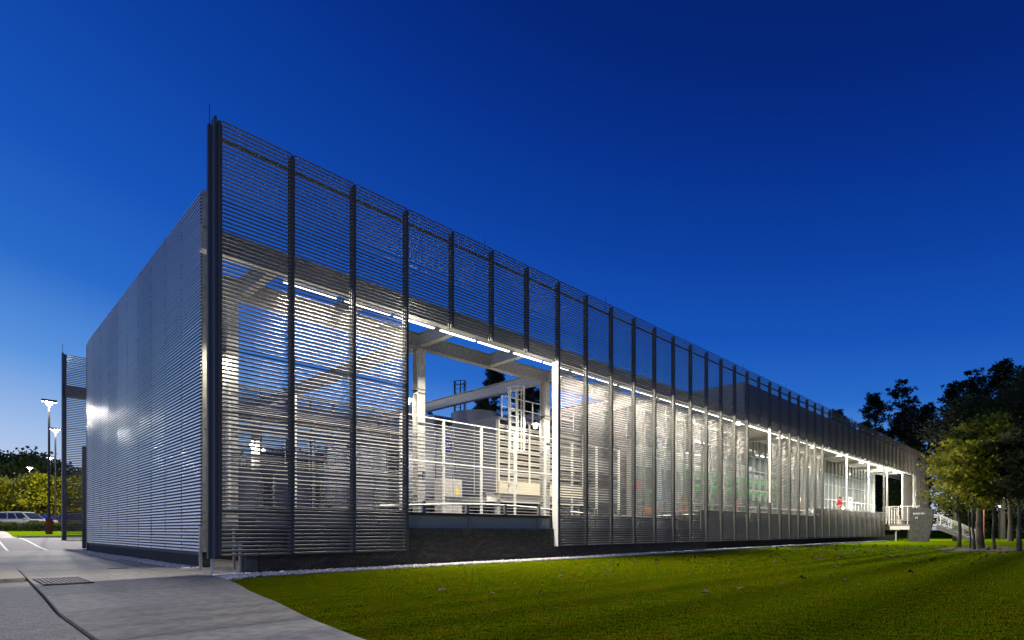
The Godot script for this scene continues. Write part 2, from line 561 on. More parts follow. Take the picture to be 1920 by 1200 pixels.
	while rocks.size() < 15000:
		var p: Vector3
		if rocks.size() < 11600:
			p = Vector3(0.2 + 64.5 * pow(rng.randf(), 1.45), 0, rng.randf_range(-0.25, 0.60))
			if p.x < 1.0 and p.z > 0.3:
				p.z += rng.randf_range(0.0, 0.5) * (1.0 - p.x)
			if p.z < 0.0 and p.x > 0.7 and rng.randf() < 0.6:
				continue
		elif rocks.size() < 12200:
			p = Vector3(rng.randf_range(-0.28, 0.7), 0, rng.randf_range(-0.25, 1.1))
			if p.x < edge_right(p.z) + 0.02 or p.z > 1.15 - p.x:
				continue
		else:
			p = Vector3(rng.randf_range(0.08, 0.60), 0, -3.3 - 21.0 * rng.randf())
		var s := rng.randf_range(0.022, 0.05)
		p.y = 0.012 + s * 0.3 + rng.randf() * 0.02
		rocks.append(Transform3D(Basis(Quaternion(Vector3(rng.randf() - 0.5, rng.randf() - 0.5, rng.randf() - 0.5).normalized(), rng.randf() * TAU)).scaled(Vector3(s, s * 0.72, s * rng.randf_range(0.7, 1.1))), p))
		var v := rng.randf_range(0.38, 0.74)
		var warm := rng.randf_range(0.86, 1.0)
		rcol.append(Color(v, v * lerpf(warm, 1.0, 0.5), v * warm))
	var st := SphereMesh.new()
	st.radius = 1.0
	st.height = 2.0
	st.radial_segments = 7
	st.rings = 3
	var rmesh := MB.new()
	var arr := st.get_mesh_arrays()
	var vs: PackedVector3Array = arr[Mesh.ARRAY_VERTEX]
	var ix: PackedInt32Array = arr[Mesh.ARRAY_INDEX]
	for k in range(0, ix.size(), 3):
		var q := []
		for e in 3:
			var u := vs[ix[k + e]]
			q.append(u * (1.0 + 0.28 * sin(u.x * 5.1 + u.y * 3.7) * cos(u.z * 4.3 + 1.0)))
		if (q[1] - q[0]).cross(q[2] - q[0]).length() > 1e-5:
			rmesh.flat(q[0], q[1], q[2], q[0] + q[1] + q[2])
	tag(swarm(self, "gravel", rmesh.mesh(), M.rocks, rocks, rcol), "pale river gravel lying in the bed along the foot of the building", "gravel", "", "stuff")

# ------------------------------------------------------------------ louvre screens
func slat_front(w: float) -> ArrayMesh:
	var b := MB.new()
	# a rain louvre: front lip with a short return at its foot, and a blade that rises inwards
	b.box(Vector3(0, 0.012, -0.0015), Vector3(w, 0.025, 0.003))
	b.box(Vector3(0, 0.001, -0.0215), Vector3(w, 0.002, 0.037))
	b.box(Vector3(0, 0.0375, -0.0215), Vector3(w, 0.0025, 0.046), Basis(Vector3.RIGHT, 0.56))
	return b.mesh()

func front_ranges(k: int) -> Array:
	if k >= 3 and k <= 6:
		return [[7.95, YT]]
	if k == 17 or k == 18:
		return [[7.95, YT], [YB, 2.95]]
	if k >= 25 and k <= 35:
		return [[7.95, YT], [YB, 2.95]]
	if k >= 36 and k <= 43:
		return [[7.95, YT]]
	return [[YB, YT]]

func post_mesh(y0: float, y1: float, taper: bool) -> ArrayMesh:
	var b := MB.new()
	var t := 0.007
	# web as a prism in the z-y plane, tapering below the platform
	var prof := [[y0, -0.07], [y1, -0.07], [y1, -0.18]]
	if taper:
		prof += [[1.75, -0.18], [y0, -0.11]]
	else:
		prof += [[y0, -0.18]]
	for s in [-1, 1]:
		for k in range(1, prof.size() - 1):
			b.flat(Vector3(s * t, prof[0][0], prof[0][1]), Vector3(s * t, prof[k][0], prof[k][1]), Vector3(s * t, prof[k + 1][0], prof[k + 1][1]), Vector3(s, 0, 0))
	b.span(Vector3(-0.075, y0, -0.07), Vector3(0.075, y1, -0.056))
	var yb := 1.75 if taper else y0
	b.span(Vector3(-0.06, yb, -0.194), Vector3(0.06, y1, -0.18))
	if taper:
		var q := [Vector3(-0.075, 1.75, -0.275), Vector3(0.075, 1.75, -0.275), Vector3(0.075, y0, -0.145), Vector3(-0.075, y0, -0.145)]
		b.quad(q[0], q[1], q[2], q[3], Vector3(0, -0.3, -1))
	return b.mesh()

func screens() -> void:
	var scr := thing("louvre_screen", "tall front screen of thin horizontal metal slats with openings and a high parapet", "louvre screen")
	var w := PW - 0.10
	var sl := slat_front(w)
	var rest := []
	var done := 0
	for k in 49:
		var x := (k + 0.5) * PW
		for i in 106:
			var y := YB + i * 0.1016
			var ok := false
			for r in front_ranges(k):
				if y >= r[0] and y <= r[1]:
					ok = true
			if not ok:
				continue
			if done < 300 and k < 3:
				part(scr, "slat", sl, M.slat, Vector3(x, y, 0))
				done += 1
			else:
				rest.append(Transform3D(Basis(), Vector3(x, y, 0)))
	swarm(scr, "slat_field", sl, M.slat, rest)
	var full := post_mesh(YB, YT - 0.1, true)
	var top := post_mesh(7.95, YT - 0.1, false)
	var low := post_mesh(YB, 2.90, true)
	var trim := {}
	for k in 50:
		var x := k * PW
		var lr: Array = [] if k == 0 else front_ranges(k - 1)
		var rr: Array = [] if k == 49 else front_ranges(k)
		var spans := [[YB, YT]]
		if lr == rr and lr.size() and lr[0][0] > 1.0:
			spans = lr
		for s in spans:
			var key := "%.2f %.2f" % [s[0], s[1]]
			if not trim.has(key):
				var b := MB.new()
				b.span(Vector3(-0.042, s[0], -0.055), Vector3(0.042, s[1] - 0.06, -0.012))
				trim[key] = b.mesh()
			var pm := full
			if s[0] > 7.0:
				pm = top
			elif s[1] < 3.0:
				pm = low
			var p := part(scr, "post", pm, M.post, Vector3(x, 0, 0))
			part(p, "joint_strip", trim[key], M.black_trim)
	# white jambs at the openings
	for a in [[12.80, 0.5], [34.75, 2.95], [52.3, 2.9], [59.6, 2.9], [66.9, 2.45], [74.2, 2.45], [80.75, 2.45]]:
		var x: float = a[0]
		boxpart(scr, "jamb", Vector3(x - 0.12, a[1], -0.30 if x < 20.0 else -0.12), Vector3(x - 0.082, 7.93, 0.0), M.white_paint if x < 20.0 else M.galv)
		if x >= 50.0:
			boxpart(scr, "jamb", Vector3(x - 0.082, a[1], -0.002), Vector3(x + 0.04, 7.93, 0.03), M.galv)
	for a in [[17, 19], [25, 36]]:
		boxpart(scr, "sill", Vector3(a[0] * PW + 0.05, 2.975, -0.05), Vector3(a[1] * PW - 0.13, 3.0, 0.0), M.galv)
	# horizontal girts behind the slats and the corner mast
	for y in [10.86, 9.36]:
		boxpart(scr, "girt", Vector3(0.05, y - 0.015, -0.23), Vector3(89.6, y + 0.015, -0.2), M.post)
	boxpart(scr, "girt", Vector3(0.05, 6.3, -0.32), Vector3(5.5, 6.34, -0.29), M.post)
	boxpart(scr, "girt", Vector3(0.05, 4.1, -0.32), Vector3(5.5, 4.14, -0.29), M.post)
	var mast := MB.new()
	mast.span(Vector3(-0.115, 0.44, -0.27), Vector3(-0.06, YT + 0.02, -0.02))
	mast.span(Vector3(-0.19, 0.44, -0.36), Vector3(-0.115, YT - 0.10, -0.24))
	part(scr, "corner_mast", mast.mesh(), M.corner)
	for k in [0, 5, 9, 13, 17, 21, 25, 30, 35, 41]:
		var b := MB.new()
		b.tube([Vector3(k * PW - 0.14, YT - 0.3, -0.3), Vector3(k * PW - 0.14, YT + 0.42, -0.3)], [0.010], 5)
		part(scr, "lightning_rod", b.mesh(), M.iron)

	# side wall of broad louvres
	var side := thing("louvre_wall", "solid side wall clad in broad overlapping bright metal louvres", "louvre wall")
	var x0 := 0.57
	var pl := 1.895
	var sb := MB.new()
	var lw := pl - 0.024
	# a tilted blade with a small drip at its foot
	sb.quad(Vector3(0, 0, -lw / 2), Vector3(0, 0, lw / 2), Vector3(0.002, 0.034, lw / 2), Vector3(0.002, 0.034, -lw / 2), Vector3(-1, 0, 0))
	sb.quad(Vector3(0.002, 0.034, -lw / 2), Vector3(0.002, 0.034, lw / 2), Vector3(0.009, 0.050, lw / 2), Vector3(0.009, 0.050, -lw / 2), Vector3(-1, 0.3, 0))
	sb.quad(Vector3(0.009, 0.050, -lw / 2), Vector3(0.009, 0.050, lw / 2), Vector3(0.034, 0.060, lw / 2), Vector3(0.034, 0.060, -lw / 2), Vector3(-1, 1, 0))
	sb.quad(Vector3(0, 0, -lw / 2), Vector3(0, 0, lw / 2), Vector3(0.050, 0.006, lw / 2), Vector3(0.050, 0.006, -lw / 2), Vector3(0, -1, 0))
	sb.quad(Vector3(0.034, 0.060, -lw / 2), Vector3(0.034, 0.060, lw / 2), Vector3(0.050, 0.006, lw / 2), Vector3(0.050, 0.006, -lw / 2), Vector3(1, 0.3, 0))
	for e in [-1, 1]:
		sb.flat(Vector3(0, 0, e * lw / 2), Vector3(0.034, 0.060, e * lw / 2), Vector3(0.05, 0.006, e * lw / 2), Vector3(0, 0, e))
	var blade := sb.mesh()
	var many := []
	var screws := []
	var count := 0
	for k in 10:
		var zc := -3.45 - (k + 0.5) * pl
		var lean := Basis(Vector3(0, 0, 1), rng.randf_range(-0.05, 0.05)) * Basis(Vector3(0, 1, 0), rng.randf_range(-0.004, 0.004))
		for i in 105:
			var y := YB + i * 0.1016
			var tilt := Basis(Vector3(0, 0, 1), rng.randf_range(-0.04, 0.04)) * lean
			var at := Vector3(x0, y, zc)
			if count < 300:
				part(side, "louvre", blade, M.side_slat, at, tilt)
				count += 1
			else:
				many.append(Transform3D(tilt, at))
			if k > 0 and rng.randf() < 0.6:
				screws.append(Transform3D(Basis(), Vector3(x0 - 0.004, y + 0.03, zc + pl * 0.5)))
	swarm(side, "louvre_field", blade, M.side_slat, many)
	swarm(side, "clip", bx(Vector3(0.02, 0.03, 0.02)), M.black_trim, screws)
	boxpart(side, "backing", Vector3(x0 + 0.06, 0.4, -3.5), Vector3(x0 + 0.10, YT - 0.08, -22.4), M.side_backing)
	var fl := MB.new()
	fl.span(Vector3(x0 + 0.05, 0.50, -3.46), Vector3(x0 + 0.35, YT - 0.02, -3.44))
	fl.span(Vector3(x0 + 0.335, 0.50, -3.7), Vector3(x0 + 0.35, YT - 0.02, -3.46))
	part(side, "end_plate", fl.mesh(), M.pier)
	for q in [[10.0, 0.0], [7.0, 0.03], [4.2, -0.04], [1.9, 0.02]]:
		var b := MB.new()
		b.tube([Vector3(x0 + 0.2 + q[1], q[0], -3.442), Vector3(x0 + 0.2 + q[1], q[0], -3.425)], [0.055], 10)
		part(side, "bolt_cover", b.mesh(), M.pier)
	boxpart(side, "inner_lining", Vector3(x0 + 0.31, 1.2, -3.75), Vector3(x0 + 0.35, 8.0, -22.4), M.wall_panel)
	for q in [[-3.5], [-22.3]]:
		var b := MB.new()
		b.tube([Vector3(x0 + 0.3, YT - 0.3, q[0]), Vector3(x0 + 0.3, YT + 0.35, q[0])], [0.010], 5)
		part(side, "lightning_rod", b.mesh(), M.iron)
	boxpart(side, "foundation_wall", Vector3(x0 + 0.07, -0.1, -3.5), Vector3(x0 + 0.33, 0.62, -22.4), M.brick1)
	boxpart(side, "rear_post", Vector3(x0 + 0.02, 0.0, -22.75), Vector3(x0 + 0.22, YT - 0.2, -22.5), M.corner)

	# rear screen
	var rear := thing("louvre_screen", "rear screen of thin slats with a dark corner mast seen past the side wall", "louvre screen", Vector3(0.1, 0, -26.4))
	var rs := []
	for k in 14:
		for i in 106:
			rs.append(Transform3D(Basis(Vector3.UP, PI), Vector3((k + 0.5) * PW, YB + i * 0.1016, 0)))
	swarm(rear, "slat_field", sl, M.slat, rs)
	for k in 15:
		boxpart(rear, "post", Vector3(k * PW - 0.06, 0.55, 0.05), Vector3(k * PW + 0.06, YT - 0.05, 0.28), M.corner)
	boxpart(rear, "corner_mast", Vector3(-0.14, 0.55, 0.0), Vector3(-0.065, YT + 0.02, 0.32), M.corner)
	boxpart(rear, "edge_beam", Vector3(-0.02, 8.75, 0.3), Vector3(26.0, 9.35, 0.5), M.post)
	for y in [7.0, 4.7, 2.9]:
		boxpart(rear, "girt", Vector3(0.06, y, 0.02), Vector3(26.0, y + 0.05, 0.045), M.post)
	var rb := MB.new()
	rb.tube([Vector3(-0.1, YT - 0.2, 0.16), Vector3(-0.1, YT + 0.55, 0.16)], [0.012], 5)
	part(rear, "lightning_rod", rb.mesh(), M.iron)

# ------------------------------------------------------------------ steel frame and plinth
const COLS := [1.35, 8.27, 15.58, 22.9]
func frame() -> void:
	var f := thing("steel_frame", "pale galvanized steel frame of columns and roof beams standing in the open yard", "steel frame")
	# edge beam behind the screen, cross joists, column-line beam
	part(f, "edge_beam", ibeam(90.0, 0.60, 0.28), M.galv, Vector3(44.75, 8.43, -0.62))
	part(f, "beam", ibeam(89.0, 0.55, 0.30), M.galv, Vector3(45.3, 8.46, -3.3))
	part(f, "beam", ibeam(24.0, 0.55, 0.30), M.galv, Vector3(12.9, 8.46, -19.7))
	for k in 20:
		var x := 0.95 + k * 3.6575
		var len := 2.5
		if k == 0:
			x = 1.65
		part(f, "joist", ibeam(len, 0.50, 0.26), M.galv, Vector3(x, 8.47, -1.95), ALONG_Z)
	var cm := MB.new()
	# column: wide flanges facing front and back
	cm.span(Vector3(-0.17, 1.2, 0.15), Vector3(0.17, 8.17, 0.175))
	cm.span(Vector3(-0.17, 1.2, -0.175), Vector3(0.17, 8.17, -0.15))
	cm.span(Vector3(-0.011, 1.2, -0.15), Vector3(0.011, 8.17, 0.15))
	var colmesh := cm.mesh()
	var band := MB.new()
	band.span(Vector3(-0.20, 0, -0.20), Vector3(0.20, 0.035, 0.20))
	var bm := band.mesh()
	for x in COLS:
		for z in [-3.3, -19.7]:
			var c := part(f, "column", colmesh, M.galv, Vector3(x, 0, z))
			for y in [6.42, 6.56]:
				part(c, "clamp_band", bm, M.post, Vector3(0, y, 0))
			boxpart(c, "junction_box", Vector3(0.02, 3.2, 0.176), Vector3(0.14, 3.42, 0.22), M.channel)
			var cd := MB.new()
			cd.tube([Vector3(-0.1, 7.9, 0.19), Vector3(-0.1, 6.9, 0.19)], [0.014], 6)
			part(c, "conduit", cd.mesh(), M.white_paint)
		part(f, "beam", ibeam(16.0, 0.55, 0.28), M.galv, Vector3(x, 8.46, -11.5), ALONG_Z)
	for x in [4.61, 11.92]:
		boxpart(f, "hanger", Vector3(x - 0.06, 6.6, -19.8), Vector3(x + 0.06, 8.2, -19.68), M.galv)
		boxpart(f, "hanger", Vector3(x - 0.07, 1.2, -19.8), Vector3(x + 0.07, 6.6, -19.68), M.galv)
	part(f, "beam", ibeam(22.0, 0.4, 0.26), M.galv, Vector3(11.9, 7.1, -19.5))
	# diagonal rods
	for q in [[Vector3(8.4, 6.0, -12.0), Vector3(15.4, 8.1, -12.0)], [Vector3(8.4, 8.1, -19.4), Vector3(15.4, 5.6, -19.4)]]:
		var b := MB.new()
		b.tube([q[0], q[1]], [0.03], 6)
		part(f, "brace_rod", b.mesh(), M.galv)
	# rear corner column outside the side wall
	boxpart(f, "column", Vector3(0.85, 0.1, -26.0), Vector3(1.05, 6.0, -25.8), M.corner)

	# brick plinth
	var p := thing("brick_wall", "low dark brick plinth wall under the front screen", "brick wall")
	boxpart(p, "mortar_core", Vector3(0.78, -0.2, -0.52), Vector3(25.8, 1.2, -0.222), M.mortar)
	boxpart(p, "end_pier", Vector3(0.68, -0.2, -0.56), Vector3(0.98, 0.62, -0.19), M.monument)
	var brick := bx(Vector3(0.197, 0.058, 0.09))
	var rest := [[], [], [], []]
	var bc := 0
	for row in 18:
		var y := 0.035 + row * 0.0667
		for i in 120:
			var x := 1.1 + i * 0.2067 + (0.103 if row % 2 else 0.0)
			if x > 25.7:
				continue
			var v: int = [0, 0, 1, 1, 1, 2, 2, 3][rng.randi() % 8]
			var at := Vector3(x, y, -0.25 + rng.randf_range(-0.003, 0.004))
			if x > 5.4 and x < 9.2 and y < 1.2 and bc < 300:
				part(p, "brick", brick, M["brick%d" % v], at)
				bc += 1
			else:
				rest[v].append(Transform3D(Basis(), at))
	for v in 4:
		swarm(p, "brickwork", brick, M["brick%d" % v], rest[v])
	# platform edge
	var d := thing("platform", "steel channel edge and grating of the raised equipment platform above the brick plinth", "platform")
	var ch := MB.new()
	ch.span(Vector3(1.0, 1.21, -0.40), Vector3(22.8, 1.62, -0.385))
	ch.span(Vector3(1.0, 1.605, -0.385), Vector3(22.8, 1.62, -0.30))
	ch.span(Vector3(1.0, 1.21, -0.385), Vector3(22.8, 1.225, -0.28))
	part(d, "edge_channel", ch.mesh(), M.channel)
	for x in [4.6, 8.3, 11.9, 15.6, 19.2]:
		boxpart(d, "stiffener", Vector3(x, 1.226, -0.385), Vector3(x + 0.015, 1.604, -0.3), M.channel)
	var gr := []
	for i in 560:
		gr.append(Transform3D(Basis(), Vector3(1.0 + i * 0.039, 1.69, -1.6)))
	swarm(d, "grating", bx(Vector3(0.008, 0.06, 2.6)), M.iron, gr)
	boxpart(d, "grating_edge", Vector3(1.0, 1.63, -0.32), Vector3(22.8, 1.735, -0.305), M.iron)
	boxpart(d, "deck", Vector3(2.6, 1.0, -3.0), Vector3(22.8, 1.45, -26.0), M.asphalt)
	boxpart(d, "deck_edge_wall", Vector3(2.6, -0.1, -3.1), Vector3(2.9, 1.6, -26.0), M.brick2)
	boxpart(d, "support_wall", Vector3(2.6, -0.1, -1.4), Vector3(22.8, 1.3, -1.15), M.brick1)

# ------------------------------------------------------------------ strip lights
func strips() -> void:
	var tube := bx(Vector3(1.6, 0.03, 0.07))
	var tube2 := bx(Vector3(1.68, 0.03, 0.07))
	var body2 := bx(Vector3(1.72, 0.03, 0.12))
	var body := bx(Vector3(1.64, 0.03, 0.12))
	for k in 42:
		var x := 2.0 + k * 1.829 + 0.86 + (0.03 if k % 2 else -0.03)
		if x > 79.8:
			continue
		var zone := "behind the western slats"
		if x > 5.3 and x < 12.8:
			zone = "over the first wide opening"
		elif x >= 12.8 and x < 45.8:
			zone = "behind the slats of the middle stretch"
		elif x >= 45.8:
			zone = "over the long eastern opening"
		var t := thing("strip_light", "white linear strip light under the edge beam " + zone, "strip light", Vector3(x, 8.18, -1.05), 0.0, "strip lights along the edge beam " + zone)
		var longer := x >= 45.8
		part(t, "housing", body2 if longer else body, M.white_paint, Vector3(0, 0.02, 0))
		part(t, "light_tube", tube2 if longer else tube, M.strip_glow, Vector3(0, -0.011, 0))
		var l := AreaLight3D.new()
		l.name = "strip_lamp"
		l.area_size = Vector2(1.58, 0.06)
		l.light_energy = 38.0
		l.light_color = lin(1.0, 0.91, 0.74)
		l.shadow_enabled = true
		l.position = Vector3(0, -0.041, 0.0)
		l.rotation_degrees = Vector3(-117, 0, 0)
		l.set("area_range", 60.0)
		t.add_child(l)

# ------------------------------------------------------------------ yard
func omni(parent: Node3D, at: Vector3, energy: float, color: Color, size := 0.05) -> void:
	var l := OmniLight3D.new()
	l.name = "lamp"
	l.position = at
	l.light_energy = energy
	l.light_color = color
	l.light_size = size
	l.omni_range = 80.0
	l.omni_attenuation = 2.0
	l.shadow_enabled = true
	parent.add_child(l)

func yard() -> void:
	var bulb := SphereMesh.new()
	bulb.radius = 0.10
	bulb.height = 0.2
	var names := {0: "western", 1: "second", 2: "third"}
	for k in 3:
		for z in [-3.3, -19.7]:
			if k == 0 and z < -10:
				continue
			var row: String = "front row" if z > -10 else "back row"
			var t := thing("flood_lamp", "small round flood lamp on the %s column of the %s in the yard" % [names[k], row], "lamp", Vector3(COLS[k], 6.1, z), 0.0, "flood lamps on the yard columns")
			var sgn := -1.0 if z > -10 and k > 0 else 1.0
			boxpart(t, "bracket", Vector3(-0.33, 0.05, sgn * 0.3 - 0.03), Vector3(-0.15, 0.11, sgn * 0.3 + 0.03), M.galv)
			boxpart(t, "hood", Vector3(-0.48, 0.13, sgn * 0.3 - 0.13), Vector3(-0.2, 0.17, sgn * 0.3 + 0.13), M.galv)
			var off := Vector3(-0.34, 0.0, sgn * 0.3)
			if k == 0:
				off = Vector3(-0.24, 0.0, 0.3)
			part(t, "bulb", bulb, M.lamp_glow, off)
			omni(t, off, [2.0, 9.0, 3.0][k] if z > -10 else 14.0, lin(1.0, 0.93, 0.76))
			if z < -10:
				part(t, "bulb", bulb, M.lamp_glow, Vector3(0.34, -0.25, sgn * 0.3))
				boxpart(t, "bracket", Vector3(0.15, -0.1, sgn * 0.3 - 0.03), Vector3(0.33, -0.05, sgn * 0.3 + 0.03), M.galv)
	# fence of wires in front of the columns
	fence("wire_fence", "tall white fence of horizontal wires standing on the platform edge", Vector3(1.2, 1.72, -2.95), 20.0, 3.75, 11, 27, 2.05)
	fence("wire_fence", "lower grey wire fence across the middle of the yard", Vector3(3.0, 1.45, -9.0), 9.5, 2.2, 8, 8, 1.1, M.post)
	# low handrail along the front edge of the platform
	var hr := thing("pipe_rail", "low white pipe on short dark posts along the platform front edge", "pipe")
	var pb := MB.new()
	var path := []
	for i in 30:
		var x := 5.0 + i * 0.72
		path.append(Vector3(x, 1.92 + 0.14 * sin((x - 5.5) * 0.33) + 0.004 * x, -1.0 - 0.4 * cos(x * 0.4)))
	pb.tube(path, [0.035], 8)
	part(hr, "pipe", pb.mesh(), M.white_paint)
	for i in 9:
		var x := 6.6 + i * 1.9
		boxpart(hr, "short_post", Vector3(x - 0.055, 1.72, -0.75), Vector3(x + 0.055, 2.12, -0.65), M.channel)
	# pipes along the back and tanks
	for q in [[5.2, -13.0, 0.85, 2.6, "left"], [8.4, -15.0, 0.95, 3.0, "right"]]:
		var t := thing("storage_tank", "grey upright tank at the %s of the pair at the back of the yard" % q[4], "tank", Vector3(q[0], 1.45, q[1]), 0.0, "grey tanks in the yard")
		var b := MB.new()
		b.tube([Vector3(0, 0.15, 0), Vector3(0, q[3] * 0.85, 0), Vector3(0, q[3] * 0.96, 0), Vector3(0, q[3], 0)], [q[2], q[2], q[2] * 0.75, q[2] * 0.2], 20)
		part(t, "shell", b.mesh(), M.tower_grey)
		for e in [-1, 1]:
			boxpart(t, "foot", Vector3(e * q[2] * 0.6 - 0.08, 0, -0.3), Vector3(e * q[2] * 0.6 + 0.08, 0.2, 0.3), M.galv)
		var pz := MB.new()
		pz.tube([Vector3(0, q[3] * 0.9, 0), Vector3(0, q[3] + 0.5, 0), Vector3(0.15, q[3] + 0.65, 0), Vector3(2.0, q[3] + 0.65, 0)], [0.09], 10)
		part(t, "outlet_pipe", pz.mesh(), M.white_paint)
	var cab := thing("control_cabinet", "pale grey control cabinet with a yellow tag beside the cooling tower", "cabinet", Vector3(11.4, 1.45, -5.4))
	boxpart(cab, "body", Vector3(-0.55, 0.12, -0.3), Vector3(0.55, 2.0, 0.3), M.galv)
	boxpart(cab, "door", Vector3(-0.5, 0.18, 0.302), Vector3(-0.02, 1.95, 0.325), M.galv)
	boxpart(cab, "door", Vector3(0.02, 0.18, 0.302), Vector3(0.5, 1.95, 0.325), M.galv)
	boxpart(cab, "warning_tag", Vector3(0.15, 1.3, 0.327), Vector3(0.32, 1.6, 0.333), M.yellow_tag)
	boxpart(cab, "plinth", Vector3(-0.5, 0, -0.28), Vector3(0.5, 0.12, 0.28), M.channel)
	tower(Vector3(14.1, 0, -5.0), "grey cooling tower with white louvres and a round blue emblem on its side", true)
	tower(Vector3(14.4, 0, -15.2), "second cooling tower behind the one with the blue emblem", false)
	ladder(Vector3(14.65, 2.9, -4.55), 5.1, "white caged ladder in front of the cooling tower louvres", M.white_paint)
	ladder(Vector3(18.9, 6.6, -13.9), 4.2, "dark caged ladder rising against the sky on the rear tower", M.iron)

func fence(called: String, label: String, at: Vector3, length: float, high: float, posts: int, wires: int, mid: float, paint: Material = null) -> void:
	if paint == null:
		paint = M.white_paint
	var t := thing(called, label, "fence", at)
	for i in posts:
		var x := length * i / (posts - 1)
		boxpart(t, "post", Vector3(x - 0.035, 0, -0.05), Vector3(x + 0.035, high, 0.05), paint)
	boxpart(t, "top_rail", Vector3(0.0, high + 0.002, -0.03), Vector3(length, high + 0.045, 0.03), paint)
	boxpart(t, "mid_rail", Vector3(0.0, mid, 0.051), Vector3(length, mid + 0.035, 0.075), paint)
	for i in wires:
		var y := 0.12 + (high - 0.2) * i / wires
		boxpart(t, "wire", Vector3(0.0, y - 0.007, 0.052), Vector3(length, y + 0.007, 0.064), paint)

func ladder(at: Vector3, high: float, label: String, mat: Material) -> void:
	var t := thing("caged_ladder", label, "ladder", at)
	for s in [-0.25, 0.25]:
		boxpart(t, "stringer", Vector3(s - 0.03, 0, -0.03), Vector3(s + 0.03, high, 0.03), mat)
	for i in int(high / 0.3):
		boxpart(t, "rung", Vector3(-0.22, 0.15 + i * 0.3, -0.012), Vector3(0.22, 0.175 + i * 0.3, 0.012), mat)
	var ys := []
	var y := 2.0
	while y < high:
		ys.append(y)
		y += 0.95
	ys.append(high - 0.05)
	for yy in ys:
		var b := MB.new()
		var path := []
		for k in 13:
			var a := PI * k / 12.0
			path.append(Vector3(-0.38 * cos(a), yy, 0.72 * sin(a)))
		b.tube(path, [0.022], 6)
		part(t, "hoop", b.mesh(), mat)
	for k in 5:
		var a := PI * (k + 0.5) / 5.0
		var x := -0.38 * cos(a)
		var z := 0.72 * sin(a)
		boxpart(t, "cage_bar", Vector3(x - 0.02, 2.0, z - 0.012), Vector3(x + 0.02, high, z + 0.012), mat)

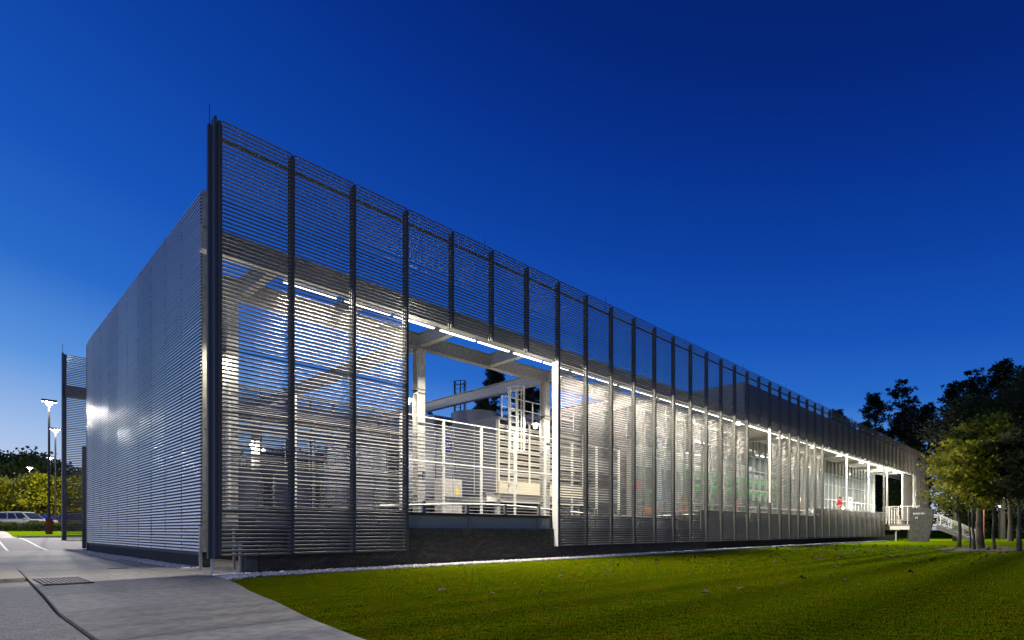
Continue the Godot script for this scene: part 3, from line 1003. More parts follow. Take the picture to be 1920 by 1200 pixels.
func tower(at: Vector3, label: String, emblem: bool) -> void:
	var t := thing("cooling_tower", label, "cooling tower", at)
	var L := 6.6
	var D := 8.2
	boxpart(t, "fill_block", Vector3(0.12, 3.5, -D + 0.1), Vector3(L - 0.1, 6.3, -0.25), M.rust_brown)
	for k in 5:
		var z0 := -0.08 - k * (D - 0.1) / 5.0
		boxpart(t, "side_panel", Vector3(0.0, 2.95, z0 - (D - 0.1) / 5.0 + 0.012), Vector3(0.06, 6.5, z0), M.tower_grey)
		boxpart(t, "seam", Vector3(-0.035, 2.95, z0 - 0.03), Vector3(-0.002, 6.5, z0 + 0.03), M.cream)
	boxpart(t, "rear_panel", Vector3(0.06, 2.95, -D), Vector3(L, 6.5, -D + 0.06), M.tower_grey)
	boxpart(t, "end_panel", Vector3(L - 0.06, 2.95, -D + 0.07), Vector3(L, 6.5, -0.02), M.tower_grey)
	boxpart(t, "roof_deck", Vector3(-0.05, 6.5, -D), Vector3(L + 0.05, 6.62, 0.05), M.tower_grey)
	boxpart(t, "basin", Vector3(0.07, 2.93, -0.24), Vector3(L - 0.07, 3.55, 0.02), M.cream)
	for i in 30:
		var y := 3.62 + i * 0.095
		if i % 3 == 2:
			continue
		part(t, "louvre", bx(Vector3(L - 0.14, 0.075, 0.02)), M.galv if i % 6 < 3 else M.white_paint, Vector3(L * 0.5, y, -0.12 - 0.01 * (i % 2)), Basis(Vector3.RIGHT, 0.5))
	for x in [0.05, 2.2, 4.4, L - 0.05]:
		boxpart(t, "frame_post", Vector3(x - 0.04, 3.5, -0.02), Vector3(x + 0.04, 6.5, 0.04), M.white_paint)
	part(t, "support_beam", ibeam(L + 1.0, 0.38, 0.2), M.white_paint, Vector3(L * 0.5, 2.72, -0.25))
	part(t, "support_beam", ibeam(L + 1.0, 0.38, 0.2), M.white_paint, Vector3(L * 0.5, 2.72, -D + 0.3))
	part(t, "support_beam", ibeam(D, 0.36, 0.2), M.galv, Vector3(0.15, 2.71, -D * 0.5), ALONG_Z)
	for x in [0.2, L * 0.5, L - 0.2]:
		for z in [-0.25, -D + 0.3]:
			boxpart(t, "leg", Vector3(x - 0.1, 1.45, z - 0.1), Vector3(x + 0.1, 2.52, z + 0.1), M.galv)
	for x in [1.8, 4.8]:
		var b := MB.new()
		b.tube([Vector3(x, 6.6, -D * 0.45), Vector3(x, 6.9, -D * 0.45), Vector3(x, 7.5, -D * 0.45)], [1.45, 1.3, 1.35], 24)
		part(t, "fan_cowl", b.mesh(), M.tower_grey)
	# slanted plenum hood
	var hb := MB.new()
	hb.prism([Vector2(0.2, -D + 0.2), Vector2(L - 0.2, -D + 0.2), Vector2(L - 0.2, -D * 0.65), Vector2(0.2, -D * 0.65)], 6.62, 7.5)
	part(t, "plenum", hb.mesh(), M.tower_grey)
	for q in [0.3, 1.4, 2.5, 3.6, 4.7, 5.8]:
		boxpart(t, "rail_post", Vector3(q, 6.62, -0.1), Vector3(q + 0.05, 7.7, -0.05), M.white_paint)
	for y in [7.15, 7.66]:
		boxpart(t, "guard_rail", Vector3(0.3, y, -0.048), Vector3(5.85, y + 0.04, -0.02), M.white_paint)
	if emblem:
		var zc := -3.85
		var yc := 5.62
		var face := Basis(Vector3(0, 0, 1), Vector3(0, 1, 0), Vector3(-1, 0, 0))
		var disc := MB.new()
		var ring := MB.new()
		for k in 32:
			var a := TAU * k / 32
			var b := TAU * (k + 1) / 32
			var p := Vector3(0, sin(a), cos(a))
			var q := Vector3(0, sin(b), cos(b))
			disc.flat(Vector3.ZERO, p * 0.46, q * 0.46, Vector3(-1, 0, 0))
			ring.quad(p * 0.47, q * 0.47, q * 0.52, p * 0.52, Vector3(-1, 0, 0))
		var e := part(t, "emblem", disc.mesh(), M.logo_blue, Vector3(-0.042, yc, zc))
		part(e, "emblem_ring", ring.mesh(), M.white_letter, Vector3(-0.003, 0, 0))
		var tm := TextMesh.new()
		tm.text = "BAC"
		var sf := SystemFont.new()
		sf.font_names = PackedStringArray(["Droid Sans"])
		sf.font_weight = 700
		tm.font = sf
		tm.font_size = 32
		tm.pixel_size = 0.0105
		tm.depth = 0.006
		part(e, "emblem_letters", tm, M.white_letter, Vector3(-0.006, 0, 0), face)

# ------------------------------------------------------------------ the hall
func hall() -> void:
	var h := thing("plant_hall", "long glazed plant hall behind the louvre screen east of the yard", "building")
	var x0 := 23.2
	var x1 := 76.5
	var zf := -3.4
	var zb := -15.0
	var yf := 1.75
	boxpart(h, "floor_slab", Vector3(x0, 1.2, zb), Vector3(x1, yf, zf + 0.2), M.asphalt)
	boxpart(h, "back_wall", Vector3(x0, yf, zb - 0.2), Vector3(x1, 8.75, zb), M.interior)
	boxpart(h, "west_wall", Vector3(x0, yf, zb), Vector3(x0 + 0.2, 8.30, zf - 0.05), M.dark_panel)
	boxpart(h, "east_wall", Vector3(x1 - 0.2, yf, zb), Vector3(x1, 8.30, zf - 0.05), M.wall_panel)
	boxpart(h, "partition", Vector3(52.2, yf, zb), Vector3(52.4, 8.30, zf - 0.3), M.interior_blue)
	boxpart(h, "partition", Vector3(52.4, yf, -8.2), Vector3(x1 - 0.2, 8.30, -8.0), M.interior_blue)
	boxpart(h, "ceiling", Vector3(x0, 8.30, zb), Vector3(x1, 8.40, zf), M.interior)
	boxpart(h, "roof", Vector3(x0 - 0.1, 8.78, zb - 0.3), Vector3(34.0, 8.95, -3.5), M.dark_panel)
	# soffit and parapet block over the eastern stretch
	boxpart(h, "soffit", Vector3(31.0, 8.20, -3.38), Vector3(80.6, 8.26, -0.80), M.soffit)
	for x in [31.1, 38.5, 45.8, 53.1, 60.4, 67.7, 75.0]:
		part(h, "soffit_beam", ibeam(2.5, 0.26, 0.2), M.galv, Vector3(x + 0.6, 8.06, -2.06), ALONG_Z)
	boxpart(h, "parapet", Vector3(33.2, 8.78, -1.4), Vector3(89.5, 11.1, -1.15), M.wall_panel)
	boxpart(h, "parapet", Vector3(33.2, 8.78, zb), Vector3(33.4, 11.1, -1.41), M.wall_panel)
	boxpart(h, "upper_roof", Vector3(33.4, 10.7, zb), Vector3(89.5, 10.9, -1.41), M.dark_panel)
	boxpart(h, "east_screen_wall", Vector3(80.7, 2.5, -1.4), Vector3(89.5, 8.2, -1.2), M.wall_panel)
	# curtain wall
	var n := 44
	var step := (x1 - x0) / n
	var rows := [1.78, 2.95, 4.25, 5.75, 6.85, 8.28]
	for i in n + 1:
		var x := x0 + i * step
		boxpart(h, "mullion", Vector3(x - 0.03, yf, zf - 0.1), Vector3(x + 0.03, 8.29, zf + 0.06), M.mullion)
	for y in rows:
		boxpart(h, "transom", Vector3(x0, y - 0.03, zf + 0.061), Vector3(x1, y + 0.03, zf + 0.085), M.mullion)
	for i in n:
		var x := x0 + i * step
		for r in rows.size() - 1:
			var top: bool = r == rows.size() - 2
			if top and x > 56.0 and x < 64.5:
				boxpart(h, "metal_panel", Vector3(x + 0.032, rows[r] + 0.032, zf - 0.06), Vector3(x + step - 0.032, rows[r + 1] - 0.032, zf - 0.02), M.dark_panel)
				continue
			part(h, "pane", bx(Vector3(step - 0.065, rows[r + 1] - rows[r] - 0.065, 0.008)), M.glass, Vector3(x + step * 0.5, (rows[r] + rows[r + 1]) * 0.5, zf - 0.02))
	boxpart(h, "lower_panel", Vector3(25.9, 0.58, -0.62), Vector3(45.7, 2.28, -0.56), M.dark_panel)
	boxpart(h, "lower_panel", Vector3(45.72, 0.58, -0.62), Vector3(66.0, 2.93, -0.56), M.soffit)
	boxpart(h, "lower_shelf", Vector3(25.9, 2.22, -3.35), Vector3(45.88, 2.28, -0.73), M.wall_panel)
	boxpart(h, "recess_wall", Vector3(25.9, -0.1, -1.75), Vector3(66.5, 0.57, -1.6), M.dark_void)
	# glazed double door towards the porch
	for s in 2:
		var x := 64.2 + s * 1.0
		var d := Node3D.new()
		d.name = "door"
		h.add_child(d, true)
		boxpart(d, "frame", Vector3(x, 2.46, zf + 0.09), Vector3(x + 0.08, 4.75, zf + 0.14), M.white_paint)
		boxpart(d, "frame", Vector3(x + 0.90, 2.46, zf + 0.09), Vector3(x + 0.98, 4.75, zf + 0.14), M.white_paint)
		boxpart(d, "frame", Vector3(x + 0.08, 4.67, zf + 0.09), Vector3(x + 0.90, 4.75, zf + 0.14), M.white_paint)
		boxpart(d, "handle", Vector3(x + (0.8 if s == 0 else 0.12), 3.3, zf + 0.16), Vector3(x + (0.84 if s == 0 else 0.16), 3.8, zf + 0.2), M.steel_bright)
	# what stands inside
	for i in 2:
		var b := MB.new()
		var y := 4.25 + i * 0.95
		b.tube([Vector3(33.0, y, -5.2), Vector3(51.5, y, -5.2)], [0.34], 16)
		var o := part(self, "chilled_water_pipe", b.mesh(), M.green_pipe)
		tag(o, ["lower thick green water pipe running along the hall", "upper thick green water pipe running along the hall"][i], "pipe", "green pipes in the hall")
	for i in 2:
		var b := MB.new()
		var y := 6.05 + i * 0.95
		b.tube([Vector3(25.0, y, -7.4 - i * 0.8), Vector3(51.5, y, -7.4 - i * 0.8)], [0.36], 16)
		var o := part(self, "insulated_pipe", b.mesh(), M.white_paint)
		tag(o, ["lower white insulated pipe above the green pipes", "upper white insulated pipe near the hall ceiling"][i], "pipe", "white pipes in the hall")
	for i in 5:
		var x := 26.2 + i * 4.3
		var t := thing("chiller", "grey chiller drum number %s from the yard on a grey stand in the hall" % ["one", "two", "three", "four", "five"][i], "chiller", Vector3(x, 1.75, -10.6), 0.0, "chillers in the hall")
		var b := MB.new()
		b.tube([Vector3(0, 1.1, -2.2), Vector3(0, 1.1, -2.0), Vector3(0, 1.1, 2.0), Vector3(0, 1.1, 2.2)], [0.5, 0.75, 0.75, 0.5], 18)
		part(t, "drum", b.mesh(), M.galv)
		boxpart(t, "stand", Vector3(-0.5, 0, -1.6), Vector3(0.5, 0.4, 1.6), M.channel)
		boxpart(t, "control_box", Vector3(-0.4, 1.9, 0.6), Vector3(0.4, 2.6, 1.4), M.galv)
		var v := thing("pump", "orange pump on a grey base %s" % ["nearest the yard", "second from the yard", "in the middle of the hall row", "fourth from the yard", "nearest the lobby"][i], "pump", Vector3(x + 1.6, 1.75, -5.4), 0.0, "orange pumps in the hall")
		var pb := MB.new()
		pb.tube([Vector3(-0.5, 0.65, 0), Vector3(0.35, 0.65, 0), Vector3(0.5, 0.65, 0)], [0.28, 0.28, 0.12], 12)
		pb.tube([Vector3(0.6, 0.65, 0), Vector3(0.95, 0.65, 0)], [0.36, 0.36], 12)
		part(v, "motor", pb.mesh(), M.orange)
		boxpart(v, "base", Vector3(-0.7, 0, -0.4), Vector3(1.1, 0.28, 0.4), M.channel)
		var rz := MB.new()
		rz.tube([Vector3(0.78, 0.9, 0), Vector3(0.78, 1.85, 0)], [0.16], 10)
		part(v, "riser", rz.mesh(), M.orange if i % 2 else M.green_pipe)
	for i in 7:
		var x := 24.6 + i * 3.66
		var o := boxpart(self, "hall_column", Vector3(x - 0.14, 1.75, -9.14), Vector3(x + 0.14, 8.29, -8.86), M.white_paint)
		tag(o, "white square steel column standing in the plant hall", "column", "columns in the plant hall")
	var rsn := thing("alarm_box", "red fire alarm box on a hall column", "alarm box", Vector3(32.0, 4.6, -8.8))
	boxpart(rsn, "box", Vector3(-0.35, -0.45, 0), Vector3(0.35, 0.45, 0.14), M.red)
	boxpart(rsn, "lid", Vector3(-0.30, -0.38, 0.142), Vector3(0.30, 0.38, 0.16), M.red)
	var disc := MB.new()
	disc.tube([Vector3(0, 0, -0.03), Vector3(0, 0, 0.03)], [0.38], 20)
	var rd := part(self, "red_sign", disc.mesh(), M.red, Vector3(53.6, 5.9, -4.6))
	tag(rd, "round red sign hanging behind the lobby glass", "sign")
	# curtains in the lobby
	for i in 8:
		var x: float = [55.5, 58.2, 59.6, 61.0, 62.4, 63.6, 52.8, 66.8][i]
		var b := MB.new()
		for k in 10:
			var xa := x + k * 0.09
			var za := zf - 0.5 + 0.06 * sin(k * 1.9)
			var zc := zf - 0.5 + 0.06 * sin((k + 1) * 1.9)
			b.quad(Vector3(xa, 2.5, za), Vector3(xa + 0.09, 2.5, zc), Vector3(xa + 0.09, 7.4, zc), Vector3(xa, 7.4, za), Vector3(0, 0, 1))
		var o := part(self, "curtain", b.mesh(), M.curtain)
		tag(o, "pale floor length curtain hanging behind the lobby glass", "curtain", "curtains in the lobby")
	# ceiling lights
	for i in 9:
		var x := 26.0 + i * 6.0
		var z := -6.6
		if x < 47.0 and i % 2:
			z = -10.5
		var t := thing("ceiling_light", "white ceiling light over the %s" % ("plant hall floor" if x < 47.0 else "lobby"), "ceiling light", Vector3(x, 8.1, z), 0.0, "ceiling lights over the %s" % ("plant hall floor" if x < 47.0 else "lobby"))
		boxpart(t, "housing", Vector3(-1.3, 0.03, -0.16), Vector3(1.3, 0.15, 0.16), M.white_paint)
		boxpart(t, "diffuser", Vector3(-1.25, 0.0, -0.13), Vector3(1.25, 0.028, 0.13), M.ceiling_glow)
		var l := AreaLight3D.new()
		l.name = "ceiling_lamp"
		l.area_size = Vector2(2.4, 0.24)
		l.light_energy = 9.0 if x < 47.0 else 5.0
		l.light_color = lin(1.0, 0.98, 0.92) if x < 47.0 else lin(0.86, 0.96, 1.0)
		l.shadow_enabled = true
		l.position = Vector3(0, -0.03, 0)
		l.rotation_degrees = Vector3(-90, 0, 0)
		t.add_child(l)

# ------------------------------------------------------------------ porch, stair, sign wall, person
func porch() -> void:
	var p := thing("entrance_deck", "raised entrance deck with wire guard rail at the east end", "deck", Vector3(45.9, 0, 0))
	boxpart(p, "deck_slab", Vector3(0, 2.30, -3.3), Vector3(34.0, 2.45, -0.42), M.concrete)
	boxpart(p, "landing_slab", Vector3(20.0, 1.60, -0.2), Vector3(26.6, 1.78, 2.58), M.concrete)
	part(p, "landing_beam", ibeam(6.2, 0.42, 0.2), M.white_paint, Vector3(23.4, 1.37, -0.05))
	boxpart(p, "landing_beam", Vector3(20.0, 1.2, 0.4), Vector3(20.15, 1.58, 2.5), M.white_paint)
	for x in [20.3, 26.2]:
		boxpart(p, "support", Vector3(x, -0.1, 0.8), Vector3(x + 0.15, 1.58, 0.95), M.galv)
	boxpart(p, "support", Vector3(20.5, -0.1, 2.3), Vector3(20.6, 1.58, 2.4), M.galv)
	for i in 6:
		var x := 20.1 + i * 1.25
		boxpart(p, "rail_post", Vector3(x, 1.79, -0.25), Vector3(x + 0.07, 3.6, -0.18), M.white_paint)
	boxpart(p, "top_rail", Vector3(20.1, 3.6, -0.25), Vector3(26.6, 3.66, -0.18), M.white_paint)
	for i in 9:
		boxpart(p, "wire", Vector3(20.1, 1.95 + i * 0.18, -0.178), Vector3(26.6, 1.965 + i * 0.18, -0.163), M.white_paint)
	for i in 4:
		var z := 0.3 + i * 0.8
		boxpart(p, "rail_post", Vector3(20.1, 1.79, z), Vector3(20.17, 3.6, z + 0.07), M.white_paint)
	boxpart(p, "top_rail", Vector3(20.1, 3.6, -0.17), Vector3(20.17, 3.66, 3.0), M.white_paint)
	for i in 9:
		boxpart(p, "wire", Vector3(20.085, 1.95 + i * 0.18, -0.16), Vector3(20.1, 1.965 + i * 0.18, 2.9), M.white_paint)
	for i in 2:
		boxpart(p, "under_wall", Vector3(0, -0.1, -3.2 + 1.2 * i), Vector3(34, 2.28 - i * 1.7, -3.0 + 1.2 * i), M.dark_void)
	var bn := thing("bench", "wooden bench on the entrance landing", "bench", Vector3(68.2, 1.78, 0.9))
	boxpart(bn, "seat", Vector3(-0.8, 0.42, -0.25), Vector3(0.8, 0.50, 0.25), M.bench_wood)
	boxpart(bn, "leg", Vector3(-0.75, 0, -0.22), Vector3(-0.65, 0.42, 0.22), M.galv)
	boxpart(bn, "leg", Vector3(0.65, 0, -0.22), Vector3(0.75, 0.42, 0.22), M.galv)
	boxpart(bn, "backrest", Vector3(-0.8, 0.55, -0.27), Vector3(0.8, 0.95, -0.22), M.bench_wood)
	# sign wall
	var s := thing("sign_wall", "dark concrete sign wall with a slanting edge at the foot of the entrance stair", "sign wall", Vector3(63.2, 0, 0))
	var b := MB.new()
	var prof := [Vector2(-0.05, 2.6), Vector2(-0.05, 4.0), Vector2(3.22, 4.62), Vector2(3.42, 2.6)]
	var pz := []
	for q in [[-0.05, 2.62], [-0.05, 4.12], [1.9, 4.48], [3.2, 4.56], [3.40, 2.62]]:
		pz.append(Vector3(0, q[0], q[1]))
	for e in [0.0, 0.45]:
		for k in range(1, pz.size() - 1):
			b.flat(pz[0] + Vector3(e, 0, 0), pz[k] + Vector3(e, 0, 0), pz[k + 1] + Vector3(e, 0, 0), Vector3(-1 if e == 0.0 else 1, 0, 0))
	var cen := Vector3(0.22, 1.6, 3.5)
	for k in pz.size():
		var a: Vector3 = pz[k]
		var c: Vector3 = pz[(k + 1) % pz.size()]
		b.quad(a, c, c + Vector3(0.45, 0, 0), a + Vector3(0.45, 0, 0), (a + c) * 0.5 + Vector3(0.22, 0, 0) - cen)
	part(s, "wall", b.mesh(), M.monument)
	var face := Basis(Vector3(0, 0, 1), Vector3(0, 1, 0), Vector3(-1, 0, 0))
	var sf := SystemFont.new()
	sf.font_names = PackedStringArray(["Droid Sans"])
	sf.font_weight = 700
	for a in [["BLDG NO.", 2.78, 3.42], ["12", 2.36, 3.18]]:
		var tm := TextMesh.new()
		tm.text = a[0]
		tm.font = sf
		tm.font_size = 32
		tm.pixel_size = 0.0068
		tm.depth = 0.03
		part(s, "letters", tm, M.white_letter, Vector3(-0.02, a[1], a[2]), face)
	# stair
	var st := thing("stair", "white metal stair with pipe handrails leading down to the lawn", "stair", Vector3(69.0, 0, 0))
	var n := 10
	for i in n:
		var z := 4.0 + i * 0.33
		var y := 1.70 - i * 0.17
		boxpart(st, "tread", Vector3(0.0, y - 0.05, z), Vector3(1.9, y, z + 0.35), M.white_paint)
	for x in [-0.06, 1.92]:
		var q := MB.new()
		q.quad(Vector3(x, 1.74, 3.9), Vector3(x, 1.25, 3.9), Vector3(x, -0.12, 6.9), Vector3(x, 0.0, 7.3), Vector3(-1, 0, 0))
		q.quad(Vector3(x + 0.04, 1.74, 3.9), Vector3(x + 0.04, 1.25, 3.9), Vector3(x + 0.04, -0.12, 6.9), Vector3(x + 0.04, 0.0, 7.3), Vector3(1, 0, 0))
		q.quad(Vector3(x, 1.74, 3.9), Vector3(x + 0.04, 1.74, 3.9), Vector3(x + 0.04, 0.0, 7.3), Vector3(x, 0.0, 7.3), Vector3(0, 1, 0.5))
		q.quad(Vector3(x, 1.25, 3.9), Vector3(x + 0.04, 1.25, 3.9), Vector3(x + 0.04, -0.12, 6.9), Vector3(x, -0.12, 6.9), Vector3(0, -1, -0.5))
		part(st, "stringer", q.mesh(), M.channel)
		var r := MB.new()
		r.tube([Vector3(x, 2.78, 2.6), Vector3(x, 2.78, 3.95), Vector3(x, 1.0, 7.25), Vector3(x, 0.0, 7.25)], [0.03], 8)
		part(st, "handrail", r.mesh(), M.white_paint)
		var r2 := MB.new()
		r2.tube([Vector3(x + 0.06, 2.55, 2.6), Vector3(x + 0.06, 2.55, 3.95), Vector3(x + 0.06, 0.78, 7.2)], [0.022], 8)
		part(st, "mid_rail", r2.mesh(), M.white_paint)
		for k in 4:
			var z := 4.0 + k * 0.95
			var yb := 1.72 - (z - 4.0) * 0.515
			boxpart(st, "baluster", Vector3(x, yb, z - 0.025), Vector3(x + 0.04, yb + 1.05, z + 0.025), M.white_paint)
		for k in 4:
			var r3 := MB.new()
			r3.tube([Vector3(x + 0.02, 2.35 - k * 0.18, 3.95), Vector3(x + 0.02, 0.6 - k * 0.15, 7.15)], [0.008], 5)
			part(st, "wire", r3.mesh(), M.white_paint)
	boxpart(st, "top_landing", Vector3(-0.1, 1.6, 2.6), Vector3(2.0, 1.76, 3.98), M.white_paint)
	var ll := thing("landing_lamp", "white globe lamp above the guard rail of the entrance landing", "lamp", Vector3(75.3, 2.45, -0.3))
	var lb := MB.new()
	lb.tube([Vector3.ZERO, Vector3(0, 1.4, 0)], [0.04], 8)
	part(ll, "pole", lb.mesh(), M.pole_dark)
	var lsp := SphereMesh.new()
	lsp.radius = 0.14
	lsp.height = 0.28
	part(ll, "lamp_bulb", lsp, M.lamp_glow, Vector3(0, 1.5, 0))
	omni(ll, Vector3(0, 1.5, 0), 90.0, lin(1.0, 0.96, 0.86))
	person()

# ---- signed distance body, meshed with surface nets
func cap(p: Vector3, a: Vector3, b: Vector3, ra: float, rb: float) -> float:
	var ab := b - a
	var t := clampf((p - a).dot(ab) / maxf(ab.length_squared(), 1e-6), 0.0, 1.0)
	return p.distance_to(a + ab * t) - lerpf(ra, rb, t)

func smin(a: float, b: float, k: float) -> float:
	var h := clampf(0.5 + 0.5 * (b - a) / k, 0.0, 1.0)
	return lerpf(b, a, h) - k * h * (1.0 - h)

func nets(lo: Vector3, hi: Vector3, cell: float, f: Callable) -> ArrayMesh:
	var nx := int((hi.x - lo.x) / cell) + 2
	var ny := int((hi.y - lo.y) / cell) + 2
	var nz := int((hi.z - lo.z) / cell) + 2
	var val := PackedFloat32Array()
	val.resize(nx * ny * nz)
	for k in nz:
		for j in ny:
			for i in nx:
				val[(k * ny + j) * nx + i] = f.call(lo + Vector3(i, j, k) * cell)
	var vert := {}
	var b := MB.new()
	var corner := [0, 1, nx, nx + 1, nx * ny, nx * ny + 1, nx * ny + nx, nx * ny + nx + 1]
	for k in nz - 1:
		for j in ny - 1:
			for i in nx - 1:
				var at := (k * ny + j) * nx + i
				var inside := 0
				for c in 8:
					if val[at + corner[c]] < 0.0:
						inside += 1
				if inside == 0 or inside == 8:
					continue
				var sum := Vector3.ZERO
				var cnt := 0
				for e in [[0, 1], [2, 3], [4, 5], [6, 7], [0, 2], [1, 3], [4, 6], [5, 7], [0, 4], [1, 5], [2, 6], [3, 7]]:
					var va := val[at + corner[e[0]]]
					var vb := val[at + corner[e[1]]]
					if (va < 0.0) != (vb < 0.0):
						var t := va / (va - vb)
						var pa := Vector3(e[0] & 1, (e[0] >> 1) & 1, e[0] >> 2)
						var pb := Vector3(e[1] & 1, (e[1] >> 1) & 1, e[1] >> 2)
						sum += pa.lerp(pb, t)
						cnt += 1
				var p := lo + (Vector3(i, j, k) + sum / cnt) * cell
				var h := cell * 0.5
				var nn := Vector3(f.call(p + Vector3(h, 0, 0)) - f.call(p - Vector3(h, 0, 0)), f.call(p + Vector3(0, h, 0)) - f.call(p - Vector3(0, h, 0)), f.call(p + Vector3(0, 0, h)) - f.call(p - Vector3(0, 0, h))).normalized()
				vert[at] = [p, nn]
	var sx := 1
	var sy := nx
	var sz := nx * ny
	for at in vert:
		for ax in 3:
			var d: int = [sx, sy, sz][ax]
			var u: int = [sy, sz, sx][ax]
			var w: int = [sz, sx, sy][ax]
			if at + d >= val.size() or (val[at] < 0.0) == (val[at + d] < 0.0):
				continue
			var q := [at, at - u, at - u - w, at - w]
			var ok := true
			for e in q:
				if not vert.has(e):
					ok = false
			if ok:
				var A = vert[q[0]]
				var B = vert[q[1]]
				var C = vert[q[2]]
				var D = vert[q[3]]
				b.tri(A[0], B[0], C[0], A[1], B[1], C[1])
				b.tri(A[0], C[0], D[0], A[1], C[1], D[1])
	return b.mesh()

func torso(p: Vector3) -> float:
	var d := cap(Vector3(p.x * 0.78, p.y, p.z), Vector3(0, 1.02, 0), Vector3(0, 1.24, 0), 0.125, 0.15)
	d = smin(d, cap(Vector3(p.x * 0.85, p.y, p.z), Vector3(-0.1, 1.40, 0), Vector3(0.1, 1.40, 0), 0.095, 0.095), 0.08)
	for s in [-1.0, 1.0]:
		d = smin(d, cap(p, Vector3(s * 0.19, 1.43, 0), Vector3(s * 0.27, 1.16, -0.03), 0.062, 0.048), 0.05)
		d = smin(d, cap(p, Vector3(s * 0.27, 1.16, -0.03), Vector3(s * 0.20, 1.0, -0.22), 0.046, 0.036), 0.03)
	return d

func legs(p: Vector3) -> float:
	var d := cap(Vector3(p.x * 0.8, p.y, p.z), Vector3(0, 0.98, 0), Vector3(0, 0.92, 0), 0.14, 0.14)
	for s in [-1.0, 1.0]:
		d = smin(d, cap(p, Vector3(s * 0.09, 0.90, 0), Vector3(s * 0.11, 0.50, 0.01), 0.095, 0.062), 0.05)
		d = smin(d, cap(p, Vector3(s * 0.11, 0.50, 0.01), Vector3(s * 0.12, 0.09, 0.03), 0.060, 0.042), 0.03)
	return d

func body_field(p: Vector3) -> float:
	var d := minf(torso(p), legs(p))
	d = smin(torso(p), legs(p), 0.06)
	d = smin(d, cap(p, Vector3(0, 1.45, 0.0), Vector3(0, 1.60, -0.02), 0.06, 0.055), 0.05)
	d = smin(d, cap(p, Vector3(0, 1.62, -0.035), Vector3(0, 1.70, -0.02), 0.075, 0.092), 0.03)
	d = smin(d, cap(p, Vector3(0, 1.645, -0.115), Vector3(0, 1.675, -0.105), 0.018, 0.012), 0.015)
	for s in [-1.0, 1.0]:
		d = smin(d, cap(p, Vector3(s * 0.088, 1.65, -0.015), Vector3(s * 0.088, 1.69, -0.01), 0.016, 0.018), 0.012)
		d = smin(d, cap(p, Vector3(s * 0.12, 0.05, 0.05), Vector3(s * 0.14, 0.035, -0.14), 0.048, 0.038), 0.04)
		# hand: palm, four fingers and a thumb
		var wr := Vector3(s * 0.20, 1.0, -0.22)
		d = smin(d, cap(p, wr, wr + Vector3(-s * 0.02, -0.01, -0.07), 0.034, 0.036), 0.02)
		for k in 4:
			var o := wr + Vector3(-s * 0.02 + (k - 1.5) * 0.022, -0.015, -0.08)
			d = smin(d, cap(p, o, o + Vector3(0, -0.02, [0.055, 0.068, 0.065, 0.05][k] * -1.0), 0.011, 0.009), 0.006)
		d = smin(d, cap(p, wr + Vector3(-s * 0.03, 0, -0.03), wr + Vector3(-s * 0.07, 0.01, -0.08), 0.013, 0.010), 0.01)
	return d

func person() -> void:
	var t := thing("person", "person in a red long sleeved top standing behind the screen sill with back turned", "person", Vector3(53.9, 2.45, -1.05), -0.35)
	part(t, "body", nets(Vector3(-0.42, -0.05, -0.45), Vector3(0.42, 1.84, 0.26), 0.024, body_field), M.skin)
	part(t, "shirt", nets(Vector3(-0.42, 0.92, -0.40), Vector3(0.42, 1.58, 0.28), 0.024, func(p: Vector3) -> float: return maxf(maxf(torso(p) - 0.016, 0.97 - p.y), -(p.z + 0.30) if p.z < -0.17 else -1.0)), M.shirt)
	part(t, "trousers", nets(Vector3(-0.32, 0.04, -0.24), Vector3(0.32, 1.06, 0.24), 0.024, func(p: Vector3) -> float: return maxf(maxf(legs(p) - 0.014, p.y - 1.0), 0.08 - p.y)), M.trousers)
	part(t, "hair", nets(Vector3(-0.16, 1.54, -0.20), Vector3(0.16, 1.86, 0.18), 0.014, func(p: Vector3) -> float: return maxf(cap(p, Vector3(0, 1.64, 0.01), Vector3(0, 1.715, -0.01), 0.085, 0.103), -(p.z + 0.06) - (p.y - 1.70) * 1.2)), M.hair)

# ------------------------------------------------------------------ plants
func leaf_quad(b: MB, at: Vector3, size: float) -> void:
	var a := Vector3(rng.randf() - 0.5, rng.randf() - 0.5, rng.randf() - 0.5).normalized()
	var c := a.cross(Vector3(rng.randf() - 0.5, rng.randf() - 0.5, rng.randf() - 0.5)).normalized()
	var nn := a.cross(c).normalized()
	if nn.y < 0.0:
		nn = -nn
	var w := c * size * 0.38
	var l := a * size * 0.5
	var fold := nn * size * 0.1
	b.tri(at - l, at + w + fold, at + l, nn, nn, nn)
	b.tri(at - l, at - w + fold, at + l, nn, nn, nn)

